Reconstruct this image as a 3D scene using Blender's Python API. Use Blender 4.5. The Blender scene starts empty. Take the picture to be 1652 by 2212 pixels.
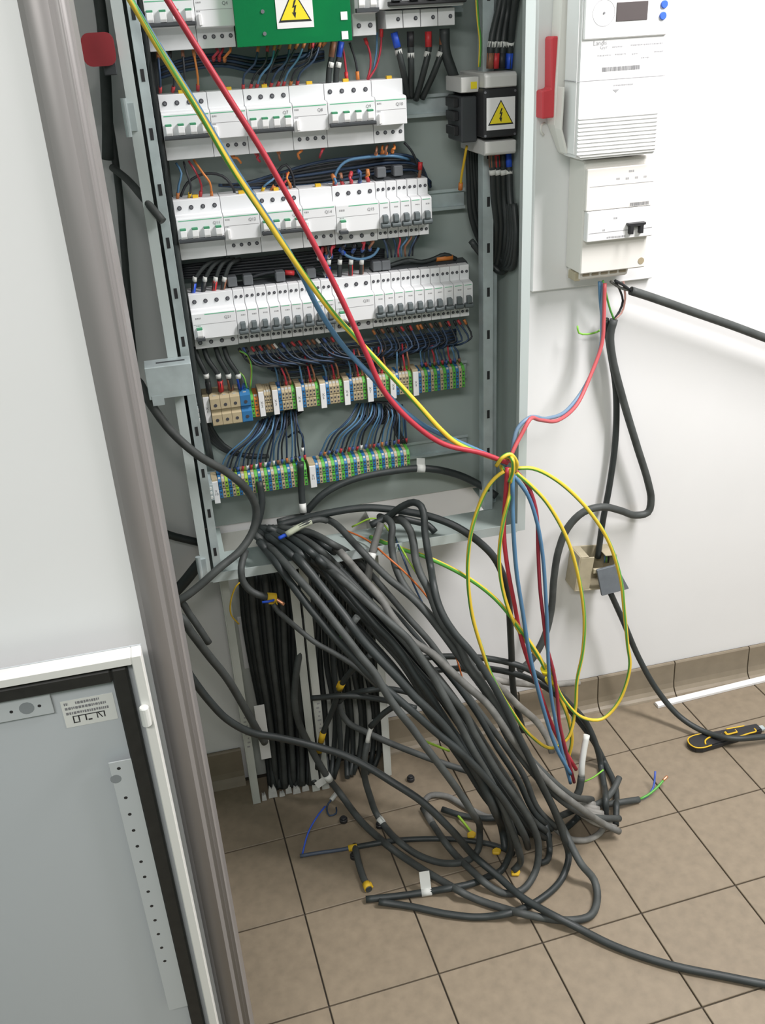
import bpy, bmesh, math, random
from mathutils import Matrix, Vector
random.seed(7)
SC = bpy.context.scene
COL = SC.collection

# ------------------------------------------------------------------ camera
CAM = Vector((-0.86116, -1.68010, 1.50934)); FPX = 2060.1
CR = (Matrix.Rotation(-0.2126146, 3, 'Z') @ Matrix.Rotation(1.0904659, 3, 'X') @ Matrix.Rotation(-0.0571564, 3, 'Z'))
cd = bpy.data.cameras.new('camera'); cam = bpy.data.objects.new('camera', cd); COL.objects.link(cam)
cam.matrix_world = Matrix.Translation(CAM) @ CR.to_4x4()
cd.sensor_fit = 'VERTICAL'; cd.sensor_height = 24.0; cd.lens = 24.0 * FPX / 2212.0
cd.clip_start = 0.02
SC.camera = cam
# ------------------------------------------------------------------ world, lamps, exposure
w = bpy.data.worlds.new('world'); SC.world = w; w.use_nodes = True
w.node_tree.nodes['Background'].inputs[0].default_value = (0.76, 1.0, 0.90, 1)
w.node_tree.nodes['Background'].inputs[1].default_value = 0.24
def area(name, loc, tgt, sx, sy, power, col):
    l = bpy.data.lights.new(name, 'AREA'); l.shape = 'RECTANGLE'; l.size = sx; l.size_y = sy
    l.energy = power; l.color = col
    o = bpy.data.objects.new(name, l); COL.objects.link(o); o.location = loc
    o.rotation_euler = (Vector(tgt) - Vector(loc)).to_track_quat('-Z', 'Y').to_euler()
    return o
area('ceiling_lamp', (0.60, -1.00, 2.40), (0.35, -0.60, 0.0), 0.3, 1.2, 60, (1.0, 0.97, 0.97))
area('hall_ceiling_lamp', (-1.2, -2.4, 2.45), (-1.1, -2.2, 0.0), 1.2, 0.3, 38, (1.0, 0.97, 0.95))
vs = SC.view_settings
vs.view_transform = 'Standard'; vs.look = 'None'; vs.gamma = 1.0; vs.use_curve_mapping = False; vs.exposure = 0.18

# ------------------------------------------------------------------ pixel -> point (a pixel is a direction; y = depth plane or z = height plane)
def ray(u, v): return CR @ Vector(((u - 826) / FPX, -(v - 1106) / FPX, -1.0))
def at(u, v, y=None, z=None, x=None):
    d = ray(u, v)
    if y is not None: t = (y - CAM.y) / d.y
    elif z is not None: t = (z - CAM.z) / d.z
    else: t = (x - CAM.x) / d.x
    return CAM + d * t

# ------------------------------------------------------------------ materials
MATS = {}
def mat(name, col, rough=0.5, metal=0.0, noise=0.0, nscale=60.0, bump=0.0, coat=0.0, vary=0.0, spec=0.5):
    if name in MATS: return MATS[name]
    m = bpy.data.materials.new(name); m.use_nodes = True; nt = m.node_tree; b = nt.nodes['Principled BSDF']
    b.inputs['Base Color'].default_value = (*col, 1); b.inputs['Roughness'].default_value = rough
    b.inputs['Metallic'].default_value = metal; b.inputs['Coat Weight'].default_value = coat
    b.inputs['Specular IOR Level'].default_value = spec
    if noise or bump or vary:
        tc = nt.nodes.new('ShaderNodeTexCoord'); n = nt.nodes.new('ShaderNodeTexNoise')
        n.inputs['Scale'].default_value = nscale; n.inputs['Detail'].default_value = 5
        nt.links.new(tc.outputs['Object'], n.inputs['Vector'])
        if noise or vary:
            mp = nt.nodes.new('ShaderNodeMapRange'); mp.inputs[1].default_value = 0.3; mp.inputs[2].default_value = 0.7
            mp.inputs[3].default_value = 1 - noise; mp.inputs[4].default_value = 1 + noise
            nt.links.new(n.outputs['Fac'], mp.inputs[0])
            out = mp.outputs[0]
            if vary:
                oi = nt.nodes.new('ShaderNodeObjectInfo'); m2 = nt.nodes.new('ShaderNodeMapRange')
                m2.inputs[3].default_value = 1 - vary; m2.inputs[4].default_value = 1 + vary
                nt.links.new(oi.outputs['Random'], m2.inputs[0])
                mu = nt.nodes.new('ShaderNodeMath'); mu.operation = 'MULTIPLY'
                nt.links.new(out, mu.inputs[0]); nt.links.new(m2.outputs[0], mu.inputs[1]); out = mu.outputs[0]
            vm = nt.nodes.new('ShaderNodeVectorMath'); vm.operation = 'SCALE'
            vm.inputs[0].default_value = col; nt.links.new(out, vm.inputs['Scale'])
            nt.links.new(vm.outputs[0], b.inputs['Base Color'])
        if bump:
            bp = nt.nodes.new('ShaderNodeBump'); bp.inputs['Strength'].default_value = bump; bp.inputs['Distance'].default_value = 0.002
            nt.links.new(n.outputs['Fac'], bp.inputs['Height']); nt.links.new(bp.outputs[0], b.inputs['Normal'])
    MATS[name] = m
    return m
WALL = mat('wall_paint', (0.80, 0.80, 0.80), 0.6, noise=0.02, nscale=3, bump=0.05)
WHITE = mat('white_plastic', (0.80, 0.80, 0.80), 0.45)
DEVW = mat('device_plastic', (0.76, 0.77, 0.78), 0.42)
CREAM = mat('cream_plastic', (0.74, 0.72, 0.68), 0.5)
BEIGE = mat('beige_terminal', (0.46, 0.38, 0.24), 0.5)
BEIGE2 = mat('beige_box', (0.42, 0.37, 0.26), 0.6, noise=0.1, nscale=40)
GREYST = mat('cabinet_steel', (0.36, 0.42, 0.40), 0.5, noise=0.03, nscale=4)
LIPST = mat('cabinet_edge', (0.50, 0.56, 0.55), 0.45)
GALV = mat('galvanised_steel', (0.50, 0.57, 0.58), 0.38, metal=0.35, noise=0.15, nscale=25)
JAMB = mat('jamb_steel', (0.265, 0.25, 0.245), 0.42, metal=0.2)
DARK = mat('dark_plastic', (0.045, 0.05, 0.055), 0.5)
GREYT = mat('grey_toggle', (0.10, 0.12, 0.125), 0.5)
BLACK = mat('black_plastic', (0.018, 0.018, 0.02), 0.5)
HOLE = mat('terminal_hole', (0.05, 0.05, 0.06), 0.6)
SCREW = mat('screw_steel', (0.22, 0.22, 0.24), 0.4, metal=0.6)
GREEN = mat('green_marking', (0.12, 0.45, 0.26), 0.5)
TIPG = mat('green_toggle_tip', (0.05, 0.26, 0.13), 0.5)
TEXT = mat('grey_print', (0.20, 0.20, 0.21), 0.6)
TEXTL = mat('light_grey_print', (0.33, 0.33, 0.34), 0.6)
TRUNK = mat('shaded_trunking_plastic', (0.56, 0.58, 0.54), 0.6, noise=0.10, nscale=12)  # white trunking greyed: shade from the cable bundle is put into the colour
RED = mat('red_plastic', (0.55, 0.03, 0.035), 0.45)
BLUE = mat('blue_plastic', (0.02, 0.09, 0.60), 0.45)
TBLUE = mat('blue_terminal', (0.03, 0.16, 0.36), 0.5)
TGREEN = mat('green_terminal', (0.10, 0.42, 0.06), 0.5)
TYEL = mat('yellow_green_terminal', (0.30, 0.50, 0.05), 0.5)
ORANGE = mat('orange_plastic', (0.62, 0.20, 0.04), 0.5)
BROWN = mat('brown_plastic', (0.26, 0.11, 0.06), 0.5)
YELLOW = mat('yellow_print', (0.85, 0.70, 0.02), 0.5)
YTAPE = mat('yellow_tape', (0.66, 0.42, 0.02), 0.6)
WTAPE = mat('white_tape', (0.66, 0.67, 0.64), 0.6)
COPPER = mat('copper', (0.70, 0.33, 0.18), 0.35, metal=0.7)
CABLE = mat('black_cable', (0.027, 0.033, 0.033), 0.5, noise=0.2, nscale=30)
CABLEG = mat('dusty_grey_cable', (0.15, 0.15, 0.14), 0.65, noise=0.35, nscale=35)
PALE = mat('pale_dusty_cable', (0.27, 0.262, 0.24), 0.7, noise=0.35, nscale=35)
CABLED = mat('faded_black_cable', (0.052, 0.058, 0.056), 0.6, noise=0.3, nscale=30)
WBLUE = mat('blue_wire', (0.085, 0.20, 0.34), 0.45)
WDBLUE = mat('dark_blue_wire', (0.028, 0.055, 0.11), 0.5)
WRED = mat('red_wire', (0.45, 0.035, 0.055), 0.45)
WBLACK = mat('black_wire', (0.022, 0.025, 0.03), 0.5)
WYEL = mat('yellow_wire', (0.78, 0.55, 0.05), 0.45)
WGRN = mat('green_wire', (0.10, 0.36, 0.06), 0.45)
GASK = mat('black_gasket', (0.018, 0.018, 0.016), 0.6, noise=0.2, nscale=80)
GROUT = mat('grout', (0.055, 0.045, 0.034), 0.9)
TILE = mat('beige_floor_tile', (0.236, 0.190, 0.134), 0.5, noise=0.10, nscale=48, bump=0.05, vary=0.04)
PLINTH = mat('beige_plinth_tile', (0.235, 0.195, 0.14), 0.5, noise=0.08, nscale=30, vary=0.03)
PANELG = mat('grey_panel_paint', (0.47, 0.50, 0.52), 0.5)
LCD = mat('lcd_screen', (0.10, 0.085, 0.085), 0.3)

# ------------------------------------------------------------------ mesh helpers
class MB:
    def __init__(s): s.v = []; s.f = []; s.m = []
    def box(s, x0, x1, y0, y1, z0, z1, m=0):
        n = len(s.v)
        s.v += [(x, y, z) for z in (z0, z1) for y in (y0, y1) for x in (x0, x1)]
        for q in ((0, 2, 3, 1), (4, 5, 7, 6), (0, 1, 5, 4), (2, 6, 7, 3), (0, 4, 6, 2), (1, 3, 7, 5)):
            s.f.append(tuple(n + i for i in q)); s.m.append(m)
        return s
    def prof(s, pts, x0, x1, m=0, axis='x'):
        # extrude a closed outline: axis x -> pts (y,z); axis y -> pts (x,z); axis z -> pts (x,y)
        n = len(s.v); k = len(pts)
        for t in (x0, x1):
            for a, b in pts:
                s.v.append((t, a, b) if axis == 'x' else ((a, t, b) if axis == 'y' else (a, b, t)))
        for i in range(k):
            j = (i + 1) % k
            s.f.append((n + i, n + j, n + k + j, n + k + i)); s.m.append(m)
        s.f.append(tuple(n + i for i in reversed(range(k)))); s.m.append(m)
        s.f.append(tuple(n + k + i for i in range(k))); s.m.append(m)
        return s
    def cyl(s, c, r, h, axis='y', n=12, m=0, r2=None):
        # cylinder from c along +axis by h
        o = len(s.v); r2 = r if r2 is None else r2
        for t, rr in ((0, r), (h, r2)):
            for i in range(n):
                a = 2 * math.pi * i / n; p, q = rr * math.cos(a), rr * math.sin(a)
                d = {'x': (t, p, q), 'y': (p, t, q), 'z': (p, q, t)}[axis]
                s.v.append((c[0] + d[0], c[1] + d[1], c[2] + d[2]))
        for i in range(n):
            j = (i + 1) % n; s.f.append((o + i, o + j, o + n + j, o + n + i)); s.m.append(m)
        s.f.append(tuple(o + i for i in reversed(range(n)))); s.m.append(m)
        s.f.append(tuple(o + n + i for i in range(n))); s.m.append(m)
        return s
    def poly(s, pts, m=0):
        o = len(s.v); s.v += [tuple(p) for p in pts]; s.f.append(tuple(range(o, o + len(pts)))); s.m.append(m); return s
    def mesh(s, name, mats, bevel=0.0, smooth=False, segs=1):
        me = bpy.data.meshes.new(name); me.from_pydata(s.v, [], s.f)
        for mm in (mats if isinstance(mats, (list, tuple)) else [mats]): me.materials.append(mm)
        me.polygons.foreach_set('material_index', s.m)
        bm = bmesh.new(); bm.from_mesh(me); bmesh.ops.recalc_face_normals(bm, faces=bm.faces)
        if bevel:
            ed = [e for e in bm.edges if len(e.link_faces) == 2 and e.calc_face_angle(0) > 0.5]
            bmesh.ops.bevel(bm, geom=ed, offset=bevel, segments=segs, affect='EDGES', clamp_overlap=True)
        bm.to_mesh(me); bm.free()
        if smooth: me.polygons.foreach_set('use_smooth', [True] * len(me.polygons))
        return me
def put(name, me, loc=(0, 0, 0), parent=None, rot=None):
    o = bpy.data.objects.new(name, me); COL.objects.link(o); o.location = loc
    if parent: o.parent = parent
    if rot: o.rotation_euler = rot
    return o
def tag(o, label=None, cat=None, group=None, kind=None):
    if label: o['label'] = label
    if cat: o['category'] = cat
    if group: o['group'] = group
    if kind: o['kind'] = kind
    return o
def thing(name, loc, label, cat, group=None, rot=None):
    return tag(put(name, None, loc, None, rot), label, cat, group)
def boxo(name, b, m, parent=None, bevel=0.0, loc=(0, 0, 0)):
    return put(name, MB().box(*b).mesh(name, m, bevel), loc, parent)
TXT = {}
def text(s, size, m, parent, loc, rot=(math.pi / 2, 0, 0), name='printed_text', align='CENTER'):
    k = (s, size, m.name, align)
    if k not in TXT:
        c = bpy.data.curves.new('txt', 'FONT'); c.body = s; c.size = size; c.align_x = align; c.align_y = 'CENTER'; c.resolution_u = 2
        c.space_line = 0.85
        o = bpy.data.objects.new('txt', c); me = bpy.data.meshes.new_from_object(o); me.materials.clear(); me.materials.append(m); me.name = 'printed_text'
        bpy.data.objects.remove(o); TXT[k] = me
    return put(name, TXT[k], loc, parent, rot)
def spline(pts, step):
    P = [Vector(p) for p in pts]
    if len(P) == 2: P = [P[0], (P[0] + P[1]) / 2, P[1]]
    Q = [2 * P[0] - P[1]] + P + [2 * P[-1] - P[-2]]
    out = []
    for i in range(1, len(Q) - 2):
        p0, p1, p2, p3 = Q[i - 1:i + 3]
        t0 = 0; t1 = t0 + max(1e-5, (p1 - p0).length ** .5); t2 = t1 + max(1e-5, (p2 - p1).length ** .5); t3 = t2 + max(1e-5, (p3 - p2).length ** .5)
        n = max(2, int(math.ceil((p2 - p1).length / step)))
        for k in range(n):
            t = t1 + (t2 - t1) * k / n
            a1 = p0 * ((t1 - t) / (t1 - t0)) + p1 * ((t - t0) / (t1 - t0)); a2 = p1 * ((t2 - t) / (t2 - t1)) + p2 * ((t - t1) / (t2 - t1))
            a3 = p2 * ((t3 - t) / (t3 - t2)) + p3 * ((t - t2) / (t3 - t2))
            b1 = a1 * ((t2 - t) / (t2 - t0)) + a2 * ((t - t0) / (t2 - t0)); b2 = a2 * ((t3 - t) / (t3 - t1)) + a3 * ((t - t1) / (t3 - t1))
            out.append(b1 * ((t2 - t) / (t2 - t1)) + b2 * ((t - t1) / (t2 - t1)))
    out.append(P[-1])
    return out
def tubemesh(name, pts, r, mats, sides=8, step=0.012, twist=0.0, stripe=None, smoothpath=True):
    S = spline(pts, step) if smoothpath else [Vector(p) for p in pts]
    base = min(S, key=lambda p: p.z).copy()
    T = [(S[min(i + 1, len(S) - 1)] - S[max(i - 1, 0)]).normalized() for i in range(len(S))]
    up = Vector((0, 0, 1)) if abs(T[0].z) < 0.9 else Vector((1, 0, 0))
    n = (up - T[0] * up.dot(T[0])).normalized()
    v = []; f = []; mi = []; L = 0
    for i, p in enumerate(S):
        n = (n - T[i] * n.dot(T[i])).normalized(); b = T[i].cross(n)
        if i: L += (p - S[i - 1]).length
        for k in range(sides):
            a = 2 * math.pi * k / sides + twist * L
            v.append(tuple(p - base + (n * math.cos(a) + b * math.sin(a)) * r))
    for i in range(len(S) - 1):
        for k in range(sides):
            j = (k + 1) % sides
            f.append((i * sides + k, i * sides + j, (i + 1) * sides + j, (i + 1) * sides + k))
            mi.append(1 if (stripe and k in stripe) else 0)
    f.append(tuple(reversed(range(sides)))); mi.append(0)
    f.append(tuple((len(S) - 1) * sides + k for k in range(sides))); mi.append(0)
    me = bpy.data.meshes.new(name); me.from_pydata(v, [], f)
    for mm in (mats if isinstance(mats, (list, tuple)) else [mats]): me.materials.append(mm)
    me.polygons.foreach_set('material_index', mi)
    me.polygons.foreach_set('use_smooth', [len(q) == 4 for q in f])
    return me, base, S
def tube(name, pts, r, mats, parent=None, **k):
    me, base, S = tubemesh(name, pts, r, mats, **k)
    if parent: base = base - parent.matrix_world.translation if False else base - parent.location
    o = put(name, me, base, parent)
    return o

# ------------------------------------------------------------------ the room
ZC = 2.55
tag(boxo('wall_back', (-2.2, 2.4, 0.0, 0.12, -0.02, ZC), WALL), kind='structure')
tag(boxo('ceiling', (-2.4, 2.5, -3.2, 0.12, ZC, ZC + 0.1), WALL), kind='structure')
tag(boxo('wall_right', (2.4, 2.5, -3.2, 0.12, -0.02, ZC), WALL), kind='structure')
tag(boxo('wall_left', (-2.2, -0.936, -0.800, -0.70, -0.02, ZC), WALL), kind='structure')
# steel door jamb: rounded front face with a thin folded rim on the opening side
def jamb():
    x0, x1 = -0.9365, -0.8985
    pts = [(x0, -0.70), (x0, -0.803)]
    for i in range(15):
        a = i / 14; pts.append((x0 + (x1 - 0.006 - x0) * a, -0.803 - 0.005 * math.sin(math.pi * min(1, a * 1.15))))
    pts += [(x1 - 0.006, -0.800), (x1 - 0.002, -0.800), (x1, -0.798), (x1, -0.70)]
    o = put('trim_1', MB().prof(pts, -0.02, ZC, axis='z').mesh('trim_1', JAMB), (0, 0, 0))
    for p_ in o.data.polygons: p_.use_smooth = len(p_.vertices) == 4 and abs(p_.normal.y) > 0.9
    return tag(o, kind='structure')
jamb()
# floor: grout slab with one mesh per tile
fl = tag(boxo('floor', (-2.4, 2.5, -3.2, 0.0, -0.06, -0.004), GROUT), kind='structure')
PH = math.radians(2.5717); TS = 0.2; GAP = 0.0028
def tilemesh(poly):
    b = MB(); b.prof(poly, -0.010, 0.0, axis='z'); return b.mesh('floor_tile', TILE, 0.0009)
full = tilemesh([(GAP / 2, -TS + GAP / 2), (TS - GAP / 2, -TS + GAP / 2), (TS - GAP / 2, -GAP / 2), (GAP / 2, -GAP / 2)])
def clip(poly, a, b, c):   # keep a*x+b*y<=c
    out = []
    for i in range(len(poly)):
        p, q = poly[i], poly[(i + 1) % len(poly)]; dp = a * p[0] + b * p[1] - c; dq = a * q[0] + b * q[1] - c
        if dp <= 0: out.append(p)
        if (dp < 0 < dq) or (dq < 0 < dp):
            t = dp / (dp - dq); out.append((p[0] + t * (q[0] - p[0]), p[1] + t * (q[1] - p[1])))
    return out
cph, sph = math.cos(PH), math.sin(PH)
for i in range(-7, 8):
    for j in range(0, 12):
        ax, ay = i * TS, -(0.17153 + (j - 1) * TS)
        X, Y = ax * cph - ay * sph, ax * sph + ay * cph
        if Y - 0.2 > -0.01 or Y < -2.0 or X < -1.75 or X > 1.6: continue
        if Y + TS * abs(sph) < -0.02 and Y + TS * sph < -0.02 and X + 0.3 < 2.3:
            t = put('floor_tile', full, (X, Y, 0), fl, (0, 0, PH))
        else:
            lp = [(GAP / 2, -TS + GAP / 2), (TS - GAP / 2, -TS + GAP / 2), (TS - GAP / 2, -GAP / 2), (GAP / 2, -GAP / 2)]
            wp = [(X + a * cph - b * sph, Y + a * sph + b * cph) for a, b in lp]
            wp = clip(wp, 0, 1, -0.014)
            if len(wp) < 3: continue
            put('floor_tile', tilemesh([(a - X, b - Y) for a, b in wp]), (X, Y, 0), fl)
# coved plinth tiles
bb = tag(put('baseboard_back', MB().box(-2.0, -0.853, -0.004, 0.0, -0.01, 0.0855).box(-0.526, 2.3, -0.004, 0.0, -0.01, 0.0855).mesh('baseboard_back', GROUT)), kind='structure')
cove = [(-0.003, 0.0), (-0.030, 0.0003), (-0.0275, 0.004), (-0.0215, 0.0085), (-0.0155, 0.017), (-0.0125, 0.030), (-0.0105, 0.060), (-0.0095, 0.084), (-0.0075, 0.087), (-0.003, 0.087)]
def plinth(x0, x1):
    b = MB().prof(cove, 0.0, x1 - x0); put('plinth_tile', b.mesh('plinth_tile', PLINTH), (x0, 0, 0), bb)
for c in range(-7, 8):
    a, b_ = 0.0005 + c * 0.2 + 0.0015, 0.0005 + (c + 1) * 0.2 - 0.0015
    for lo, hi in ((-1.6, -0.851), (-0.528, 2.0)):
        s, e = max(a, lo), min(b_, hi)
        if e - s > 0.01: plinth(s, e)
# ------------------------------------------------------------------ the cabinet
CX0, CX1, CZ0, CZ1, CY = -0.871, -0.270, 0.636, 1.78, -0.200
cab = thing('electrical_cabinet', (CX0, 0, CZ0), 'open grey steel electrical cabinet mounted on the white wall with its door removed', 'cabinet')
def cpart(name, b, m, bevel=0.0):
    x0, x1, y0, y1, z0, z1 = b
    return put(name, MB().box(x0 - CX0, x1 - CX0, y0, y1, z0 - CZ0, z1 - CZ0).mesh(name, m, bevel), (0, 0, 0), cab)
cpart('back_plate', (CX0, CX1, -0.003, -0.0005, CZ0 + 0.005, CZ1), GREYST)
cpart('side_panel', (CX0, CX0 + 0.0015, CY, -0.003, CZ0, CZ1), GREYST)
cpart('side_panel', (CX1 - 0.0015, CX1, CY, -0.003, CZ0, CZ1), GREYST)
cpart('top_panel', (CX0, CX1, CY, -0.003, CZ1, CZ1 + 0.0015), GREYST)
# bottom with a wide cable opening at the back
cpart('bottom_panel', (CX0 + 0.0015, CX1 - 0.0015, CY + 0.002, -0.102, CZ0, CZ0 + 0.0015), GREYST)
cpart('bottom_panel', (CX0 + 0.0015, CX0 + 0.045, -0.102, -0.003, CZ0, CZ0 + 0.0015), GREYST)
cpart('bottom_panel', (CX1 - 0.037, CX1 - 0.0015, -0.102, -0.003, CZ0, CZ0 + 0.0015), GREYST)
# folded front lip
cpart('front_lip', (CX1 - 0.0155, CX1, CY - 0.0015, CY, CZ0, CZ1), LIPST)
cpart('front_lip', (CX0, CX0 + 0.0155, CY - 0.0015, CY, CZ0, CZ1), LIPST)
cpart('front_lip', (CX0 + 0.0155, CX1 - 0.0155, CY - 0.0015, CY, CZ0 - 0.002, CZ0 + 0.016), LIPST)
cpart('lip_return', (CX1 - 0.0155, CX1 - 0.014, CY, CY + 0.012, CZ0, CZ1), LIPST)
cpart('lip_return', (CX0 + 0.014, CX0 + 0.0155, CY, CY + 0.012, CZ0, CZ1), LIPST)
for zz in (0.668, 1.017, 1.40):
    put('hinge_pin', MB().cyl((-0.0035, CY - 0.006, zz - CZ0 - 0.025), 0.0042, 0.050, 'z', 12).box(-0.0015, 0.009, CY - 0.005, CY - 0.0016, zz - CZ0 - 0.018, zz - CZ0 + 0.018).mesh('hinge_pin', GALV), (0, 0, 0), cab)
# galvanised uprights carrying the rails
def upright(x0, x1, yf, flip, lab):
    o = thing('mounting_upright', (x0, -0.003, CZ0 + 0.002), lab, 'steel upright')
    H = 1.12; t = 0.002
    b = MB().box(0, x1 - x0, yf + 0.003, yf + 0.005, 0, H)
    if flip: b.box(x1 - x0 - t, x1 - x0, yf + 0.005, 0.0, 0, H)
    else: b.box(0, t, yf + 0.005, yf + 0.030, 0, H).box(t, x1 - x0 + 0.016, yf + 0.028, yf + 0.030, 0, H)
    b.box(0 if flip else x1 - x0 - t, t if flip else x1 - x0, yf + 0.005, yf + 0.018, 0, H)
    put('profile', b.mesh('profile', GALV, 0.0004), (0, 0, 0), o)
    sl = MB().box(-0.0025, 0.0025, -0.0003, 0.0006, -0.008, 0.008).mesh('slot', BLACK)
    for k in range(14):
        put('slot', sl, ((x1 - x0) / 2, yf + 0.0028, 0.048 + k * 0.0765), o)
    return o
upright(-0.8505, -0.8365, -0.185, True, 'slotted galvanised upright along the open left edge of the cabinet')
upright(-0.318, -0.300, -0.105, False, 'slotted galvanised upright inside the cabinet beside its dark right wall')
# DIN rails
def dinrail(z, lab, x0=-0.8345, x1=-0.3235, y=-0.030):
    o = put('mounting_rail', MB().prof([(0, -.0135), (-.0065, -.0135), (-.0065, -.0175), (-.0078, -.0175), (-.0078, -.0125), (-.0013, -.0125), (-.0013, .0125), (-.0078, .0125), (-.0078, .0175), (-.0065, .0175), (-.0065, .0135), (0, .0135)], 0, x1 - x0).mesh('mounting_rail', GALV), (x0, y + 0.014, z))
    br = MB().box(-0.004, 0.006, -0.062, -0.012, -0.016, 0.016).mesh('end_bracket', GALV, 0.0006); put('end_bracket', br, (0, 0, 0), o)
    for q in (-0.009, 0.0, 0.009): put('bracket_screw', MB().cyl((0.001, -0.062, q), 0.0028, -0.002, 'y', 10).mesh('bracket_screw', WTAPE), (0, 0, 0), o)
    return tag(o, lab, 'rail')
ROWZ = {1: 1.524, 2: 1.371, 3: 1.217, 4: 1.066, 5: 0.903, 6: 0.750}
for k, n in ((1, 'behind the topmost breaker row beside the green cover'), (2, 'behind the breaker row holding Q9 and Q10'), (3, 'behind the breaker row holding Q11 and Q12'), (4, 'behind the breaker row holding Q21 and Q31'), (5, 'behind the terminal row holding X1 to X9'), (6, 'behind the lowest terminal row holding X10 and X11')):
    dinrail(ROWZ[k], 'galvanised mounting rail ' + n)

# ------------------------------------------------------------------ modular devices (local frame: x right, -y towards viewer, z up from the foot)
YB, YS, YN = -0.0265, -0.0465, -0.068        # back plane (world), shoulder and nose (local)
SCR = MB().cyl((0, 0.001, 0), 0.0036, -0.0016, 'y', 12, 0).cyl((0, 0.0, 0), 0.0023, -0.0019, 'y', 8, 1).mesh('terminal_screw', [HOLE, SCREW])
SCRS = MB().cyl((0, 0.001, 0), 0.0031, -0.0016, 'y', 10, 0).cyl((0, 0.0, 0), 0.0018, -0.0019, 'y', 8, 1).mesh('terminal_screw', [HOLE, SCREW])
SCRM = MB().cyl((0, 0.001, 0), 0.0026, -0.0016, 'y', 10, 0).cyl((0, 0.0, 0), 0.0014, -0.0019, 'y', 8, 1).mesh('terminal_screw', [HOLE, SCREW])
TOGW = MB().prof([(0.003, 0.0), (-0.006, 0.0), (-0.0085, 0.004), (-0.0085, 0.0135), (0.003, 0.0135)], -0.0048, 0.0048).mesh('toggle', WHITE, 0.0006)
TIP = MB().box(-0.0046, 0.0046, -0.0082, 0.003, 0.0136, 0.0166).mesh('toggle_tip', TIPG, 0.0004)
TOGG = MB().prof([(0.003, 0.0), (-0.009, 0.0), (-0.010, 0.003), (-0.0085, 0.012), (0.003, 0.013)], -0.0042, 0.0042).mesh('toggle', GREYT, 0.0007)
TOGB = MB().prof([(0.003, -0.007), (-0.004, -0.0085), (-0.0085, -0.006), (-0.0085, -0.001), (-0.005, 0.001), (0.003, 0.001)], -0.0079, 0.0079).mesh('toggle_base', GREYT, 0.0012)
BODYC = {}
def bodymesh(w, h, nt, nb, top=0, ys=YS, yn=YN):
    k = (round(w, 4), h, nt, nb, top, ys, yn)
    if k not in BODYC:
        g = 0.00035
        BODYC[k] = MB().prof([(0, 0), (ys, 0), (ys, nb), (yn, nb + 0.0015), (yn, nt - 0.002), (yn + 0.004, nt), (ys, nt + 0.001), (ys, h), (0, h)], g, w - g).mesh('body', DEVW, 0.0006)
    return BODYC[k]
def device(name, label, cat, x0, x1, zb, h, nt, nb, group=None):
    o = thing(name, (x0, YB, zb), label, cat, group)
    put('body', bodymesh(x1 - x0, h, nt, nb), (0, 0, 0), o)
    return o
def screws(o, xs, z, me=SCR, y=YS):
    for x in xs: put('terminal_screw', me, (x, y, z), o)
def stripe(o, x0, x1, z, th=0.0012):
    put('green_stripe', MB().box(x0, x1, YN - 0.0003, YN + 0.001, z, z + th).mesh('green_stripe', GREEN), (0, 0, 0), o)
def dash(o, x0, x1, z, h=0.0026, y=None, m=None):
    # small unreadable print
    b = MB(); x = x0; y = YN if y is None else y
    while x < x1:
        e = min(x1, x + random.choice((0.0012, 0.0018, 0.0026))); b.box(x, e, y - 0.0002, y + 0.0005, z + random.choice((0, 0, 0.0004)), z + h); x = e + 0.0007
    put('small_print', b.mesh('small_print', m or TEXTL), (0, 0, 0), o)
def breaker4(lab, x0, x1, row, code, h=0.0935, hid=False):
    """four-pole breaker, four linked toggles, screws on top only"""
    zt = ROWZ[row] + h / 2; o = device('circuit_breaker', lab, 'circuit breaker', x0, x1, zt - h, h, 0.070, 0.030, 'modular devices on the mounting rails')
    w = x1 - x0; p = w / 4
    screws(o, [p * (i + .5) for i in range(4)], 0.0815)
    put('yellow_tab', MB().box(w * .44, w * .56, -0.036, -0.028, h - 0.001, h + 0.0045).mesh('yellow_tab', YTAPE, 0.0004), (0, 0, 0), o)
    stripe(o, 0.004, w - 0.002, 0.0645)
    b = MB().prof([(0.002, 0.0), (-0.007, 0.0), (-0.0085, 0.0015), (-0.0085, 0.0055), (0.002, 0.006)], 0.001, w - 0.001).mesh('toggle_bar', DARK, 0.0006)
    put('toggle_bar', b, (0, YN, 0.0315), o)
    for i in range(4):
        t = put('toggle', TOGW, (p * (i + .5), YN, 0.0375), o); put('toggle_tip', TIP, (0, 0, 0), t)
    if code: text(code, 0.0066, TEXT, o, (w - 0.011, YN - 0.0006, 0.0582))
    return o
def vigi(lab, x0, x1, row, code, h=0.0935):
    zt = ROWZ[row] + h / 2; o = device('residual_current_module', lab, 'breaker module', x0, x1, zt - h, h, 0.070, 0.027, 'modular devices on the mounting rails')
    w = x1 - x0; stripe(o, 0.001, w - 0.002, 0.0645)
    put('yellow_tab', MB().box(w * .55, w * .72, -0.036, -0.028, h - 0.001, h + 0.0045).mesh('yellow_tab', YTAPE, 0.0004), (0, 0, 0), o)
    put('front_line', MB().box(0.002, w - 0.002, YN - 0.0003, YN + 0.001, 0.0508, 0.0513).mesh('front_line', TEXTL), (0, 0, 0), o)
    put('test_lever', MB().box(0.004, 0.009, YN - 0.005, YN + 0.001, 0.031, 0.046).mesh('test_lever', WHITE, 0.0008), (0, 0, 0), o)
    dash(o, 0.003, 0.010, 0.0592); dash(o, 0.002, 0.008, 0.048, 0.002)
    screws(o, [w - 0.0065 - 0.0128 * i for i in range(4)], 0.0155, SCRS)
    if code: text(code, 0.0066, TEXT, o, (w - 0.012, YN - 0.0006, 0.0582))
    return o
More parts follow.
